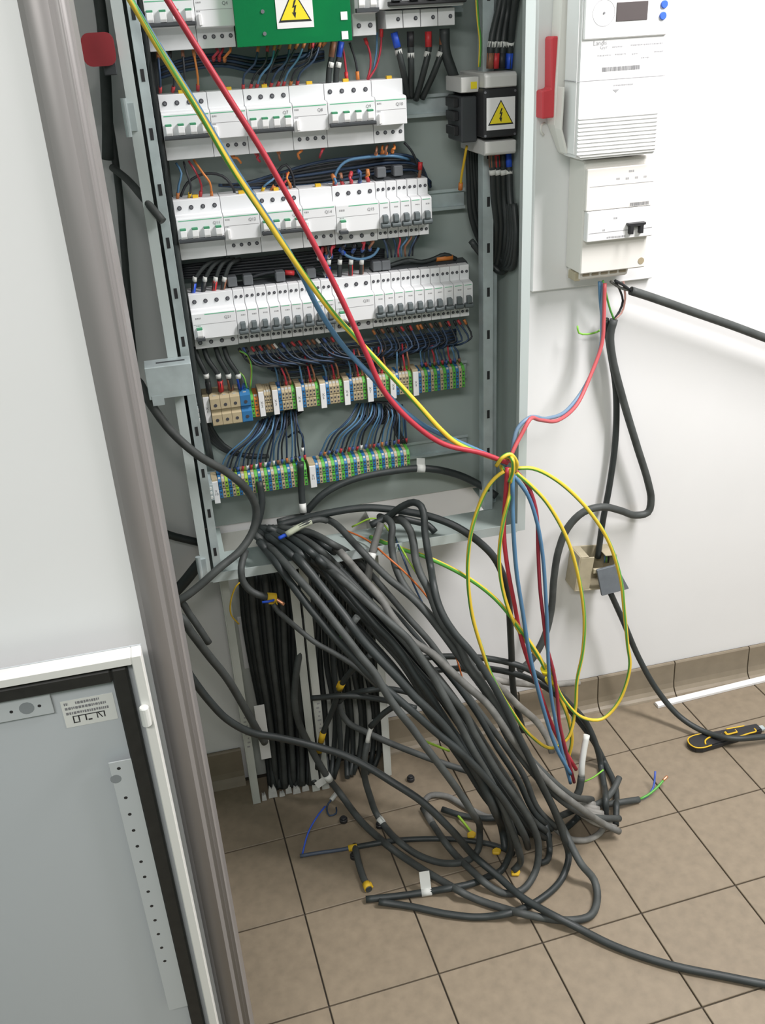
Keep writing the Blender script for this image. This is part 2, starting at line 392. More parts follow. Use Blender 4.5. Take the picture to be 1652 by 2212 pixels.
def rcd(lab, x0, x1, row, code):
    """four-module residual current breaker with one white toggle at its left"""
    h = 0.0935; zt = ROWZ[row] + h / 2; o = device('residual_current_breaker', lab, 'circuit breaker', x0, x1, zt - h, h, 0.068, 0.0215, 'modular devices on the mounting rails')
    w = x1 - x0; p = w / 4
    screws(o, [p * (i + .5) for i in range(4)], 0.081); screws(o, [p * (i + .5) for i in range(4)], 0.0105)
    stripe(o, 0.022, w - 0.002, 0.0635)
    put('front_line', MB().box(0.002, w - 0.002, YN - 0.0003, YN + 0.001, 0.0475, 0.048).mesh('front_line', TEXTL), (0, 0, 0), o)
    t = put('toggle', TOGW, (0.0105, YN, 0.0265), o); put('toggle_tip', TIP, (0, 0, 0), t)
    put('toggle_bar', MB().box(-0.0075, 0.0075, -0.0085, 0.002, -0.0055, 0.0).mesh('toggle_bar', DARK, 0.001), (0.0105, YN, 0.0268), o)
    dash(o, 0.006, 0.015, 0.0565, 0.003); dash(o, 0.006, 0.013, 0.0445, 0.0018)
    text(code, 0.0066, TEXT, o, (w - 0.014, YN - 0.0006, 0.0560))
    return o
ORD = ['first', 'second', 'third', 'fourth', 'fifth', 'sixth', 'seventh', 'eighth', 'ninth', 'tenth']
def breaker1(lab, x0, x1, row):
    h = 0.092; zt = ROWZ[row] + 0.0935 / 2; o = device('circuit_breaker', lab, 'circuit breaker', x0, x1, zt - h, h, 0.066, 0.0195, 'modular devices on the mounting rails')
    w = x1 - x0
    screws(o, (w * .27, w * .73), 0.0805, SCRM); screws(o, (w * .27, w * .73), 0.0095, SCRM)
    stripe(o, 0.002, w - 0.003, 0.0615, 0.001)
    put('toggle', TOGG, (w / 2, YN, 0.0310), o); put('toggle_base', TOGB, (w / 2, YN, 0.0300), o)
    dash(o, w - 0.0105, w - 0.0035, 0.0535, 0.0022)
    return o
def rx(row, us):  # pixel columns along the top edge of a row -> x on the shoulder plane
    a = {2: (340, 205, 870, 170), 3: (372, 433, 922, 388), 4: (405, 635, 1010, 575), 1: (325, 112, 990, 52)}[row]
    return [at(u, a[1] + (u - a[0]) * (a[3] - a[1]) / (a[2] - a[0]), y=YB + YS).x for u in us]
X = rx(2, (339.6, 445, 523.6, 622.6, 698.3, 801, 869))
breaker4('four-pole breaker with white green-tipped toggles at the left end of the Q9 row', X[0], X[1], 2, '')
vigi('white breaker module between the four-pole breakers, left of Q7', X[1], X[2], 2, 'Q6')
breaker4('four-pole breaker marked Q7 with four green-tipped toggles', X[2], X[3], 2, 'Q7')
vigi('white breaker module marked Q8 between Q7 and Q9', X[3], X[4], 2, 'Q8')
breaker4('four-pole breaker marked Q9 with four green-tipped toggles', X[4], X[5], 2, 'Q9')
vigi('white breaker module marked Q10 at the end of its row', X[5], X[6], 2, 'Q10')
X = rx(3, (372, 473.8, 552, 644.8, 716, 809.7, 923.6))
breaker4('four-pole breaker marked Q11 with four green-tipped toggles', X[0], X[1], 3, 'Q11')
vigi('white breaker module marked Q12 right of Q11', X[1], X[2], 3, 'Q12')
breaker4('four-pole breaker between Q12 and Q14 partly behind the hanging red wire', X[2], X[3], 3, 'Q13')
vigi('white breaker module marked Q14 left of Q15', X[3], X[4], 3, 'Q14')
rcd('wide residual current breaker marked Q15 with one white toggle', X[4], X[5], 3, 'Q15')
for i in range(5):
    d = (X[6] - X[5]) / 5; breaker1('narrow circuit breaker with dark grey toggle, %s right of Q15' % ORD[i], X[5] + d * i, X[5] + d * (i + 1), 3)
X = rx(4, (405, 501, 715, 800, 1013))
rcd('wide residual current breaker marked Q21 with one white toggle', X[0], X[1], 4, 'Q21')
for i in range(9):
    d = (X[2] - X[1]) / 9; breaker1('narrow circuit breaker with dark grey toggle, %s right of Q21' % ORD[i], X[1] + d * i, X[1] + d * (i + 1), 4)
rcd('wide residual current breaker marked Q31 behind the hanging red wire', X[2], X[3], 4, 'Q31')
for i in range(10):
    d = (X[4] - X[3]) / 10; breaker1('narrow circuit breaker with dark grey toggle, %s right of Q31' % ORD[i], X[3] + d * i, X[3] + d * (i + 1), 4)
X = rx(1, (320, 428, 511, 762, 813))
breaker4('four-pole breaker with green-tipped toggles in the topmost row, left of Q4', X[0], X[1], 1, '')
vigi('white breaker module marked Q4 beside the green cover', X[1], X[2] - 0.001, 1, 'Q4')
# two-pole breaker and main switch right of the green cover
o = device('circuit_breaker', 'two-pole breaker with two green-tipped toggles right of the green cover', 'circuit breaker', X[3], X[4], 1.4815, 0.0935, 0.070, 0.030, 'modular devices on the mounting rails')
w_ = X[4] - X[3]; screws(o, (w_ * .27, w_ * .75), 0.014)
put('toggle_bar', MB().box(0.001, w_ - 0.001, -0.0085, 0.001, 0, 0.006).mesh('toggle_bar', DARK, 0.0006), (0, YN, 0.0315), o)
for q in (.27, .75):
    t = put('toggle', TOGW, (w_ * q, YN, 0.0375), o); put('toggle_tip', TIP, (0, 0, 0), t)
a = at(833, 68, y=-0.08); b_ = at(983, 55, y=-0.08)
o = thing('main_switch', (a.x, YB, 1.489), 'large four-pole main switch with black toggles at the top right of the cabinet', 'circuit breaker')
w_ = b_.x - a.x; p = w_ / 4
for i in range(4):
    put('pole_cover', MB().prof([(0, 0), (-0.054, 0), (-0.054, 0.024), (-0.040, 0.026), (0, 0.026)], p * i + 0.0006, p * (i + 1) - 0.0006).mesh('pole_cover', DEVW, 0.0006), (0, 0, 0), o)
    screws(o, (p * (i + .72),), 0.0125, SCRS, -0.054)
put('body', MB().box(-0.014, w_ + 0.008, -0.072, 0, 0.0265, 0.12).mesh('body', DEVW, 0.001), (0, 0, 0), o)
put('toggle_bar', MB().prof([(0.002, 0), (-0.010, 0.001), (-0.010, 0.005), (0.002, 0.007)], 0.0, w_ + 0.010).mesh('toggle_bar', BLACK, 0.0008), (0, -0.072, 0.030), o)
for i in range(4):
    put('toggle', MB().box(-0.007, 0.007, -0.013, 0.001, 0.0, 0.014).mesh('toggle', DARK, 0.001), (p * (i + .45), -0.072, 0.0365), o)

# ------------------------------------------------------------------ warning stickers
def warning(parent, cx, y, cz, s):
    st = put('warning_sticker', MB().box(-s / 2, s / 2, -0.0006, 0, -s / 2, s / 2).mesh('warning_sticker', WHITE), (cx, y, cz), parent)
    h = s * 0.80
    def tri(k, d, m, n): put(n, MB().prof([(-0.50 * h * k * 1.12, -0.44 * h * k), (0.50 * h * k * 1.12, -0.44 * h * k), (0, 0.53 * h * k)], d, -0.0006, axis='y').mesh(n, m), (0, 0, 0), st)
    tri(1.0, -0.0009, BLACK, 'triangle_border'); tri(0.86, -0.0012, YELLOW, 'triangle')
    q = h
    pts = [(0.01, .20), (-.07, -.02), (.0, -.005), (-.045, -.17), (-.09, -.155), (.01, -.33), (.05, -.15), (.01, -.165), (.075, .055), (.0, .04), (.075, .20)]
    put('lightning_bolt', MB().prof([(x_ * q * 1.0, z_ * q) for x_, z_ in pts], -0.0015, -0.0008, axis='y').mesh('lightning_bolt', BLACK), (0, 0, 0), st)
    return st
# green cover
mg = bpy.data.materials.new('green_translucent_cover'); mg.use_nodes = True
nt = mg.node_tree; pb = nt.nodes['Principled BSDF']; pb.inputs['Base Color'].default_value = (0.012, 0.33, 0.115, 1); pb.inputs['Roughness'].default_value = 0.18; pb.inputs['Coat Weight'].default_value = 0.3
tr = nt.nodes.new('ShaderNodeBsdfTransparent'); tr.inputs[0].default_value = (0.10, 0.62, 0.28, 1); mx = nt.nodes.new('ShaderNodeMixShader'); mx.inputs[0].default_value = 0.55
nt.links.new(pb.outputs[0], mx.inputs[1]); nt.links.new(tr.outputs[0], mx.inputs[2]); nt.links.new(mx.outputs[0], nt.nodes['Material Output'].inputs[0])
p0, p1 = at(513, 103, y=-0.112), at(761, 87, y=-0.112)
gz = (p0.z + p1.z) / 2
gc = thing('terminal_cover', (p0.x, -0.112, gz), 'glossy green plastic cover with a yellow electric hazard sticker', 'cover')
gw = p1.x - p0.x
put('cover_plate', MB().box(0, gw, 0, 0.003, 0, 0.135).mesh('cover_plate', mg, 0.0006), (0, 0, 0), gc)
put('cover_post', MB().box(0.02, 0.035, 0.0035, 0.045, 0.012, 0.12).mesh('cover_post', DARK), (0, 0, 0), gc)
put('rear_board', MB().box(0.004, gw - 0.004, 0.050, 0.083, 0.008, 0.13).mesh('rear_board', mat('rear_board', (0.05, 0.22, 0.11), 0.5)), (0, 0, 0), gc)
for z_ in (0.016, 0.045): put('cover_screw', MB().cyl((0.042, 0.001, z_), 0.0028, -0.0022, 'y', 10).mesh('cover_screw', SCREW), (0, 0, 0), gc)
ws = at(636, 25, y=-0.1125); warning(gc, ws.x - p0.x, -0.0002, ws.z - gz + 0.006, 0.055)
for u, v in ((743, 34), (745, 76)):
    q = at(u, v, y=-0.1125); put('small_sticker', MB().box(-0.005, 0.005, -0.0008, 0, -0.0055, 0.0055).mesh('small_sticker', WHITE), (q.x - p0.x, -0.0001, q.z - gz), gc)

# ------------------------------------------------------------------ black distribution block with sticker
db = thing('distribution_block', (-0.345, -0.03, 1.300), 'black power distribution block with pale end covers and a yellow hazard sticker', 'terminal block')
put('body', MB().box(0.010, 0.066, -0.125, -0.02, 0.028, 0.099).mesh('body', BLACK, 0.0015), (0, 0, 0), db)
put('fuse_carrier', MB().box(-0.016, 0.010, -0.095, -0.02, 0.020, 0.088).mesh('fuse_carrier', DARK, 0.002), (0, 0, 0), db)
for z_ in (0.030, 0.052, 0.072): put('fuse_cap', MB().box(-0.024, -0.016, -0.080, -0.035, z_, z_ + 0.014).mesh('fuse_cap', BLACK, 0.001), (0, 0, 0), db)
put('end_cover', MB().prof([(0, 0), (-0.122, 0.0), (-0.126, 0.003), (-0.126, 0.021), (0, 0.026)], 0.012, 0.065).mesh('end_cover', mat('pale_grey_plastic', (0.60, 0.60, 0.58), 0.5), 0.0015), (0, 0, 0.001), db)
put('end_cover', MB().prof([(0, -0.004), (-0.126, 0.0), (-0.126, 0.017), (-0.122, 0.021), (0, 0.021)], 0.012, 0.065).mesh('end_cover', MATS['pale_grey_plastic'], 0.0015), (0, 0, 0.1), db)
put('side_cover', MB().box(-0.018, 0.0115, -0.10, -0.02, 0.094, 0.116).mesh('side_cover', MATS['pale_grey_plastic'], 0.001), (0, 0, 0), db)
put('side_label', MB().box(-0.002, 0.008, -0.1006, -0.1, 0.099, 0.109).mesh('side_label', YELLOW), (0, 0, 0), db)
for z_ in (0.031, 0.094):
    for x_ in (0.013, 0.062): put('screw', MB().cyl((x_, -0.1245, z_), 0.002, -0.0016, 'y', 8).mesh('screw', SCREW), (0, 0, 0), db)
warning(db, 0.0385, -0.1253, 0.0625, 0.047)
# ------------------------------------------------------------------ terminal blocks
def termmesh(w, m, h=0.044, d=0.034, big=False):
    b = MB()
    if big:
        b.prof([(0, 0), (-0.038, 0), (-0.042, 0.003), (-0.042, 0.022), (-0.036, 0.026), (-0.036, 0.030), (-0.042, 0.033), (-0.042, 0.052), (-0.030, 0.060), (0, 0.060)], 0.0003, w - 0.0003)
        for z in (0.012, 0.040): b.cyl((w / 2, -0.0415, z), w * 0.17, -0.001, 'y', 10, 1)
        b.box(w * .35, w * .65, -0.0365, -0.036, 0.0535, 0.0575, 2)
    else:
        b.prof([(0, 0), (-d + 0.002, 0), (-d, 0.002), (-d, 0.0175), (-d + 0.003, 0.019), (-d, 0.0205), (-d, h - 0.009), (-d + 0.006, h - 0.002), (0, h)], 0.00025, w - 0.00025)
        for z in (0.0055, 0.013, 0.0245, 0.0315): b.box(w * .3, w * .7, -d - 0.0004, -d + 0.001, z - 0.0015, z + 0.0015, 1)
        if m.name not in (TGREEN.name, TYEL.name): b.prof([(-d + 0.0030, h - 0.0050), (-d + 0.0056, h - 0.0019), (-d + 0.0066, h - 0.0025), (-d + 0.0040, h - 0.0056)], w * .18, w * .82, 2)
    return b.mesh('terminal_block', [m, HOLE, mat('terminal_marker', (0.46, 0.48, 0.46), 0.6)])
TM = {}
def term(x0, w, z, m, cname, strip, big=False):
    k = (round(w, 4), m.name, big)
    if k not in TM: TM[k] = termmesh(w, m, big=big)
    o = put('terminal_block', TM[k], (x0, -0.0265, z))
    lab = '%s %sterminal block in the %s terminal strip' % (cname, 'large ' if big else 'thin ', strip)
    return tag(o, lab, 'terminal block', cname + ' terminal blocks of strip ' + strip)
def endlabel(x0, w, z, h, code, t=None):
    o = thing('terminal_end_label', (x0, -0.0265, z), 'white strip label reading %s on the terminal rail' % code, 'label')
    put('end_clamp', MB().box(0.0005, w - 0.0005, -0.033, 0, 0.006, h + 0.004).mesh('end_clamp', BEIGE, 0.0005), (0, 0, 0), o)
    put('label_plate', MB().box(0.0008, w - 0.0008, -0.0372, -0.0335, 0, h).mesh('label_plate', WHITE, 0.0004), (0, 0, 0), o)
    text('\n'.join([code[0], code[1:]]), 0.0072, TEXT, o, (w / 2, -0.0376, h * 0.5))
def tx(row, u):
    if row == 5: v = 850 + (u - 432) * (787 - 850) / (1000 - 432)
    else: v = 1030 + (u - 455) * (960 - 1030) / (885 - 455)
    return at(u, v, y=-0.060).x
Z5, Z6 = 0.8825, 0.7265
def span(row, u0, u1, seq, strip, z):
    a, b = tx(row, u0), tx(row, u1); n = len(seq); w = (b - a) / n
    for i, c in enumerate(seq):
        m, nm = {'b': (TBLUE, 'blue'), 't': (BEIGE, 'beige'), 'g': (TGREEN, 'green'), 'y': (TYEL, 'yellow-green'), 'o': (ORANGE, 'orange')}[c]
        term(a + i * w, w, z, m, nm, strip)
def lab5(u0, u1, code, z=None, h=0.046): endlabel(tx(5, u0), tx(5, u1) - tx(5, u0), (Z5 - 0.004) if z is None else z, h, code)
lab5(435, 450, 'X1', 0.880, 0.048)
xs = [tx(5, u) for u in (450, 472, 493.5, 515)]
for i in range(3): term(xs[i], xs[i + 1] - xs[i], 0.8725, BEIGE, 'beige', 'X1', True)
term(xs[3], tx(5, 538) - xs[3], 0.8725, TBLUE, 'blue', 'X1', True)
span(5, 538, 545, 'g', 'X1', 0.877); span(5, 545, 554.5, 'o', 'X1', 0.877)
lab5(554.5, 568, 'X2'); span(5, 568, 584, 'ttt', 'X2', Z5)
e = [584.5, 636, 688, 739.5, 790, 840, 889.5]
for i in range(6):
    lab5(e[i], e[i] + 14, 'X%d' % (3 + i)); span(5, e[i] + 14, e[i + 1] - 0.5, 'btttg', 'X%d' % (3 + i), Z5)
lab5(889.5, 903, 'X9'); span(5, 903, 1004, 'btg' * 5, 'X9', Z5 - 0.002)
endlabel(tx(6, 455), tx(6, 469) - tx(6, 455), Z6 - 0.007, 0.044, 'X10'); span(6, 469, 661, 'bty' * 3 + 'btg' * 6, 'X10', Z6)
endlabel(tx(6, 665), tx(6, 680) - tx(6, 665), Z6 - 0.004, 0.044, 'X11'); span(6, 680, 884, 'btg' * 10, 'X11', Z6)

# ------------------------------------------------------------------ wiring inside the cabinet
def pt(q, y=-0.05):
    p = at(q[0], q[1], y=(q[2] if len(q) > 2 else y))
    if p.x > -0.2795: p = at(q[0], q[1], x=-0.2795)     # stay inside the cabinet wall
    return p
def at_(x, y, z): return Vector((x, y, z))
def wire(name, label, cat, group, pts, r, m, ends=(), y=-0.05, sides=6, step=0.010, stripe=None, twist=0, m2=None, raw=False):
    P = list(pts) if raw else [pt(q, y) for q in pts]
    me, base, S = tubemesh(name, P, r, [m, m2] if m2 else m, sides=sides, step=step, stripe=stripe, twist=twist)
    o = tag(put(name, me, base), label, cat, group)
    for which, length, col, rr in ends:
        path = S if which < 10 else list(reversed(S)); skip = (which % 10) * 0.001
        acc = 0; seg = []
        for i in range(len(path) - 1):
            acc += (path[i + 1] - path[i]).length
            if acc >= skip: seg.append(path[i])
            if acc >= skip + length and len(seg) > 1: seg.append(path[i + 1]); break
        if len(seg) < 2: seg = path[:2]
        d = (seg[-1] - seg[0]); 
        if d.length > 1e-6: seg = [seg[0], seg[0] + d.normalized() * length]
        me2, b2, _ = tubemesh('wire_sleeve', seg, rr, col, sides=6, smoothpath=False)
        put('wire_sleeve', me2, b2 - base, o)
    return o
R = random.Random(3)
SL = {'r': mat('red_sleeve', (0.42, 0.04, 0.045), 0.5), 'o': mat('orange_sleeve', (0.48, 0.17, 0.05), 0.5), 'w': WTAPE, 'b': mat('blue_sleeve', (0.05, 0.10, 0.28), 0.5), 'k': BLACK, 'n': BROWN, 'y': YTAPE}
def fan(n, A, B, cols, label, group, r=0.0015, sag=0.0, y=-0.05, y2=None, sl=None, bulge=(0, 0), jit=3, top=None):
    """n wires from px segment A to px segment B; A and B are (u0,v0,u1,v1)"""
    for i in range(n):
        t = i / max(1, n - 1)
        a = (A[0] + (A[2] - A[0]) * t + R.uniform(-jit, jit), A[1] + (A[3] - A[1]) * t, y)
        b = (B[0] + (B[2] - B[0]) * t + R.uniform(-jit, jit) * .4, B[1] + (B[3] - B[1]) * t, y2 if y2 is not None else y)
        ym = min(a[2], b[2]) - R.uniform(0.004, 0.016)
        m1 = (a[0] + (b[0] - a[0]) * .3 + bulge[0] + R.uniform(-1, 1) * jit * 2.2, a[1] + (b[1] - a[1]) * .35 + bulge[1] + sag * 50 + R.uniform(-5, 5), ym)
        m2 = (a[0] + (b[0] - a[0]) * .8 + bulge[0] * .6 + R.uniform(-1, 1) * jit * 1.5, a[1] + (b[1] - a[1]) * .65 + bulge[1] * .6 + sag * 30 + R.uniform(-4, 4), ym)
        c = cols[i % len(cols)]
        ends = []
        if sl: ends.append((10, 0.010, SL[sl[i % len(sl)]], r * 1.55)); ends.append((11 + 0, 0.0, SL['w'], 0)) if False else None
        if top: ends.append((0, 0.010, SL[top[i % len(top)]], r * 1.55))
        nm = {WBLUE.name: 'blue', WDBLUE.name: 'dark blue', WBLACK.name: 'black', WRED.name: 'red', ORANGE.name: 'orange', BROWN.name: 'brown'}[c.name]
        wire('control_wire', 'thin %s wire %s' % (nm, label), 'wire', nm + ' wires ' + group, [a, m1, m2, b], r, c, ends, step=0.012)
def thick(label, group, pts, r=0.0042, m=CABLE, s0=None, s1=None, y=-0.06, mark=True):
    """thick black conductor with coloured sleeve and white marker at one end"""
    ends = []
    if s0 is not None: ends += [(0, 0.022, s0, r * 1.12)] + ([(4, 0.030, WTAPE, r * 1.04)] if False else [])
    if s1 is not None: ends += [(10, 0.022, s1, r * 1.12)]
    o = wire('power_conductor', label, 'cable', group, pts, r, m, ends, y=y, sides=10, step=0.008)
    return o
def marker(o, p, d, r, m=WTAPE, L=0.008):
    d = d.normalized(); me, b, _ = tubemesh('marker_ring', [p - d * L / 2, p + d * L / 2], r, m, sides=8, smoothpath=False); put('marker_ring', me, b - o.location, o)
# main switch outgoing conductors
g = 'conductors below the main switch'
for lab, col, pts in (('blue', BLUE, [(851, 70), (858, 100), (870, 150), (882, 210, -0.03)]), ('black', BLACK, [(886, 68), (887, 110), (888, 150), (888, 210, -0.03)]),
                      ('red', RED, [(925, 68), (926, 105), (915, 155), (898, 215, -0.03)]), ('brown', BROWN, [(958, 64), (954, 108), (940, 150), (912, 212, -0.03)])):
    o = thick('thick black conductor with %s sleeve leaving the main switch' % lab, g, pts, 0.0052, CABLE, col)
    P = [pt(q, -0.06) for q in pts]; marker(o, P[1] + (P[2] - P[1]) * 0.25, P[2] - P[1], 0.0058)
thick('thick black conductor slanting from the main switch behind the distribution block', g, [(960, 62), (962, 110), (980, 165), (1000, 235, -0.035)], 0.0085)
for i, (u, col, lab) in enumerate(((1058, BROWN, 'brown'), (1070, RED, 'red'), (1083, BLACK, 'black'), (1099, BLUE, 'blue'))):
    o = thick('thick black conductor with %s sleeve dropping into the distribution block' % lab, 'conductors above the distribution block', [(u + 34 - i * 2, -60, -0.10), (u + 18 - i * 2, 20, -0.11), (u + 4, 85, -0.12), (u, 148, -0.12)], 0.0055, CABLE, None, col)
    a, b = pt((u + 3, 96, -0.12)), pt((u + 2, 104, -0.12)); marker(o, a, b - a, 0.0062)
for i, (u, col, lab) in enumerate(((1062, BROWN, 'brown'), (1072, RED, 'red'), (1084, BLACK, 'black'), (1097, BLUE, 'blue'))):
    o = thick('thick black conductor with %s sleeve leaving the foot of the distribution block' % lab, 'conductors below the distribution block', [(u, 330, -0.12), (u + 2, 365, -0.12), (u + 4, 420, -0.11), (u + 10, 500, -0.10), (u - 2 - i * 4, 570 + i * 6, -0.075), (u - 45 - i * 5, 520 + i * 8, -0.07)], 0.0055, CABLE, col)
    a, b = pt((u + 2, 372, -0.12)), pt((u + 3, 380, -0.12)); marker(o, a, b - a, 0.0062)
for i in range(4):
    thick('thick black conductor curving down behind the right upright', 'conductors behind the right upright', [(1010 + i * 5, 290, -0.04), (1012 + i * 6, 380, -0.04), (1018 + i * 9, 470, -0.035), (1048 + i * 12, 545 + i * 6, -0.035), (1080 + i * 9, 578, -0.05), (1100 + i * 5, 520, -0.07), (1098 + i * 4, 440, -0.08)], 0.0048)
# small wires under the main switch
wire('control_wire', 'thin red wire looping below the two-pole breaker', 'wire', None, [(788, 82), (799, 115), (800, 145), (793, 172)], 0.0017, WRED, [(0, 0.01, RED, 0.0028)])
wire('control_wire', 'thin red wire hanging from the main switch to the Q9 breaker', 'wire', None, [(824, 62), (822, 105), (812, 145), (795, 172)], 0.0017, WRED, [(0, 0.012, RED, 0.003)])
wire('control_wire', 'thin light blue wire beside the main switch', 'wire', None, [(814, 70), (813, 110), (806, 150)], 0.0016, WBLUE)
wire('control_wire', 'thin black wire with orange sleeve left of the red wires', 'wire', None, [(755, 92), (766, 125), (771, 150), (773, 172)], 0.0018, WBLACK, [(12, 0.012, ORANGE, 0.003)])
wire('control_wire', 'thin red wire dropping beside the blue sleeved conductor', 'wire', None, [(740, 100), (746, 140), (749, 176)], 0.0018, WRED, [(10, 0.014, RED, 0.003)])
for lab, col, u in (('blue', BLUE, 735), ('brown', BROWN, 719)):
    o = thick('thick black conductor with %s sleeve under the green cover' % lab, 'conductors under the green cover', [(u + 2, 90), (u - 2, 120), (u - 8, 150), (u - 10, 185)], 0.0046, CABLE, col); a, b = pt((u - 5, 140, -0.06)), pt((u - 6, 146, -0.06)); marker(o, a, b - a, 0.0052)
fan(9, (560, 98, 690, 90), (525, 196, 640, 185), [WDBLUE, WBLACK, WBLUE, WBLACK], 'under the green cover', 'under the green cover', 0.0017, sag=0.1, top='oronoo', sl='rrro', y=-0.055)
fan(5, (672, 92, 705, 90), (615, 150, 560, 160), [WBLACK, WDBLUE], 'sweeping left under the green cover', 'sweeping left', 0.0022, sag=0.25, top='ob', y=-0.045)
fan(4, (341, 112, 420, 108), (346, 200, 427, 196), [WDBLUE, WBLACK, WBLACK, ORANGE], 'reaching down to the left breaker of the Q9 row', 'to the left breaker', 0.0018, sl='rrrr', top='okno', y=-0.055)
for i in range(5):
    wire('control_wire', 'black wire running across behind the topmost breaker row', 'wire', 'black wires behind the topmost row', [(340, 150 + i * 5, -0.03), (400, 128 + i * 6, -0.035), (480, 118 + i * 6, -0.035), (560, 128 + i * 7, -0.03), (640, 118 + i * 6, -0.03), (700, 112 + i * 4, -0.03)], 0.0024, WBLACK if i % 2 else WDBLUE, sides=6, step=0.014)
fan(3, (470, 105, 496, 102), (462, 130, 486, 132), [WRED, WRED, ORANGE], 'stub below Q4', 'below Q4', 0.002, sl='rro')
# row 2 -> row 3
for i in range(7):
    wire('control_wire', 'black wire bundled behind the gap between the Q9 and Q15 rows', 'wire', 'black wires between the Q9 and Q15 rows', [(930, 405 - i * 2, -0.03), (900, 345 + i * 4, -0.035), (850, 333 + i * 6, -0.04), (770, 340 + i * 7, -0.035), (690, 350 + i * 8, -0.03), (600 - i * 10, 375 + i * 5, -0.028), (520 - i * 8, 400, -0.03)], 0.0024, WBLACK if i % 3 else WDBLUE, step=0.014)
wire('control_wire', 'light blue wire arching above the Q15 breaker', 'wire', None, [(722, 405), (725, 375), (745, 350), (790, 340), (850, 337), (885, 345, -0.04)], 0.0024, WBLUE, [(0, 0.012, ORANGE, 0.0035)], y=-0.06)
wire('control_wire', 'black wire arching from the Q11 breaker', 'wire', None, [(390, 425), (405, 395), (440, 376), (480, 380), (503, 405), (508, 425, -0.04)], 0.0022, WBLACK)
wire('control_wire', 'black wire arching above the Q14 module', 'wire', None, [(592, 410), (600, 370), (618, 356), (632, 378), (636, 408)], 0.0022, WBLACK)
fan(4, (382, 352, 420, 345), (384, 428, 458, 425), [WBLUE, WBLACK, WRED, ORANGE], 'dropping to the Q11 breaker', 'to the Q11 breaker', 0.0018, sl='oyro', y=-0.055, bulge=(8, 0))
fan(4, (600, 378, 625, 372), (565, 414, 628, 405), [WBLUE, WBLACK, WRED, ORANGE], 'dropping to the breaker left of Q14', 'to the breaker left of Q14', 0.0018, sl='yoro', y=-0.055)
fan(5, (720, 378, 792, 366), (722, 402, 795, 392), [WBLUE, WBLACK, WRED, WDBLUE, ORANGE], 'entering the top of Q15', 'into Q15', 0.0022, sl='rrrbr', top='onrbo', y=-0.06)
fan(5, (500, 330, 700, 315), (520, 352, 690, 340), [ORANGE, WRED, BROWN], 'stub under the Q7 row', 'stubs under Q7', 0.002, top='ororr', y=-0.055)
fan(4, (815, 316, 850, 312), (812, 338, 846, 332), [BROWN, ORANGE], 'stub under Q10', 'stubs under Q10', 0.002, sl='oo', y=-0.055)
wire('control_wire', 'black wire curling right from below Q10', 'wire', None, [(873, 308), (888, 325), (898, 345), (902, 360)], 0.002, WBLACK)
wire('control_wire', 'short red sleeved jumper standing above the last breakers of the Q15 row', 'wire', None, [(905, 384), (908, 365), (908, 350), (893, 351), (925, 352)][:3], 0.003, BROWN, [(10, 0.012, RED, 0.004)], y=-0.06)
# row 3 -> row 4
for i, (u0, u1, col, lab) in enumerate(((437, 416, BLUE, 'blue'), (452, 438, BLACK, 'black'), (468, 461, RED, 'red'), (486, 480, BROWN, 'brown'))):
    pts = [(u0 + 50 - i * 6, 560, -0.04), (u0 + 12, 570, -0.055), (u1 + 4, 605, -0.06), (u1, 640 - i * 3, -0.06)]
    o = thick('black conductor with %s sleeve curving into the top of Q21' % lab, 'conductors into the top of Q21', pts, 0.0036, CABLE, None, col); a, b = pt((u1 + 4.5, 603, -0.06)), pt((u1 + 3.5, 610, -0.06)); marker(o, a, b - a, 0.0040)
for i, (u, col, lab) in enumerate(((709, BLUE, 'blue'), (733, BLACK, 'black'), (757, RED, 'red'), (780, BROWN, 'brown'))):
    pts = [(u + 12, 530, -0.04), (u + 3, 552, -0.055), (u, 575, -0.06), (u, 604 - i * 2, -0.06)]
    o = thick('black conductor with %s sleeve dropping into the top of Q31' % lab, 'conductors into the top of Q31', pts, 0.0036, CABLE, None, col); a, b = pt((u + 1, 566, -0.06)), pt((u + 0.5, 573, -0.06)); marker(o, a, b - a, 0.0040)
def comb(u0, v0, u1, v1, lab, clips):
    a, b = at(u0, v0, y=-0.062), at(u1, v1, y=-0.062); z = (a.z + b.z) / 2
    o = thing('busbar_comb', (a.x, -0.03, z - 0.010), lab, 'busbar')
    put('comb_body', MB().prof([(0, 0), (-0.034, 0), (-0.036, 0.006), (-0.022, 0.014), (0, 0.016)], 0, b.x - a.x).mesh('comb_body', DARK, 0.0006), (0, 0, 0), o)
    n = int((b.x - a.x) / 0.0176)
    tooth = MB().box(-0.0012, 0.0012, -0.0385, -0.034, -0.0065, 0.002).mesh('tooth', ORANGE)
    for i in range(n): put('tooth', tooth, ((i + .5) * (b.x - a.x) / n, 0, 0), o)
    cl = MB().box(-0.008, 0.008, -0.030, -0.008, 0.0145, 0.031).mesh('clip', mat('grey_clip', (0.13, 0.14, 0.15), 0.5), 0.0015)
    for u in clips: put('clip', cl, (at(u, v0 + (u - u0) * (v1 - v0) / (u1 - u0), y=-0.05).x - a.x, 0, 0), o)
comb(493, 628, 704, 604, 'dark grey busbar comb along the breakers right of Q21', (503, 537, 606, 672))
comb(806, 594, 1012, 570, 'dark grey busbar comb along the breakers right of Q31', (795 + 18, 832))
comb(812, 392, 905, 383, 'dark grey busbar comb along the narrow breakers right of Q15', (822, 858))
wire('control_wire', 'red sleeved jumper lying behind the comb of the Q21 row', 'wire', None, [(540, 600), (565, 592), (590, 588), (635, 590)], 0.0028, WBLACK, [(13, 0.016, RED, 0.0045)], y=-0.045)
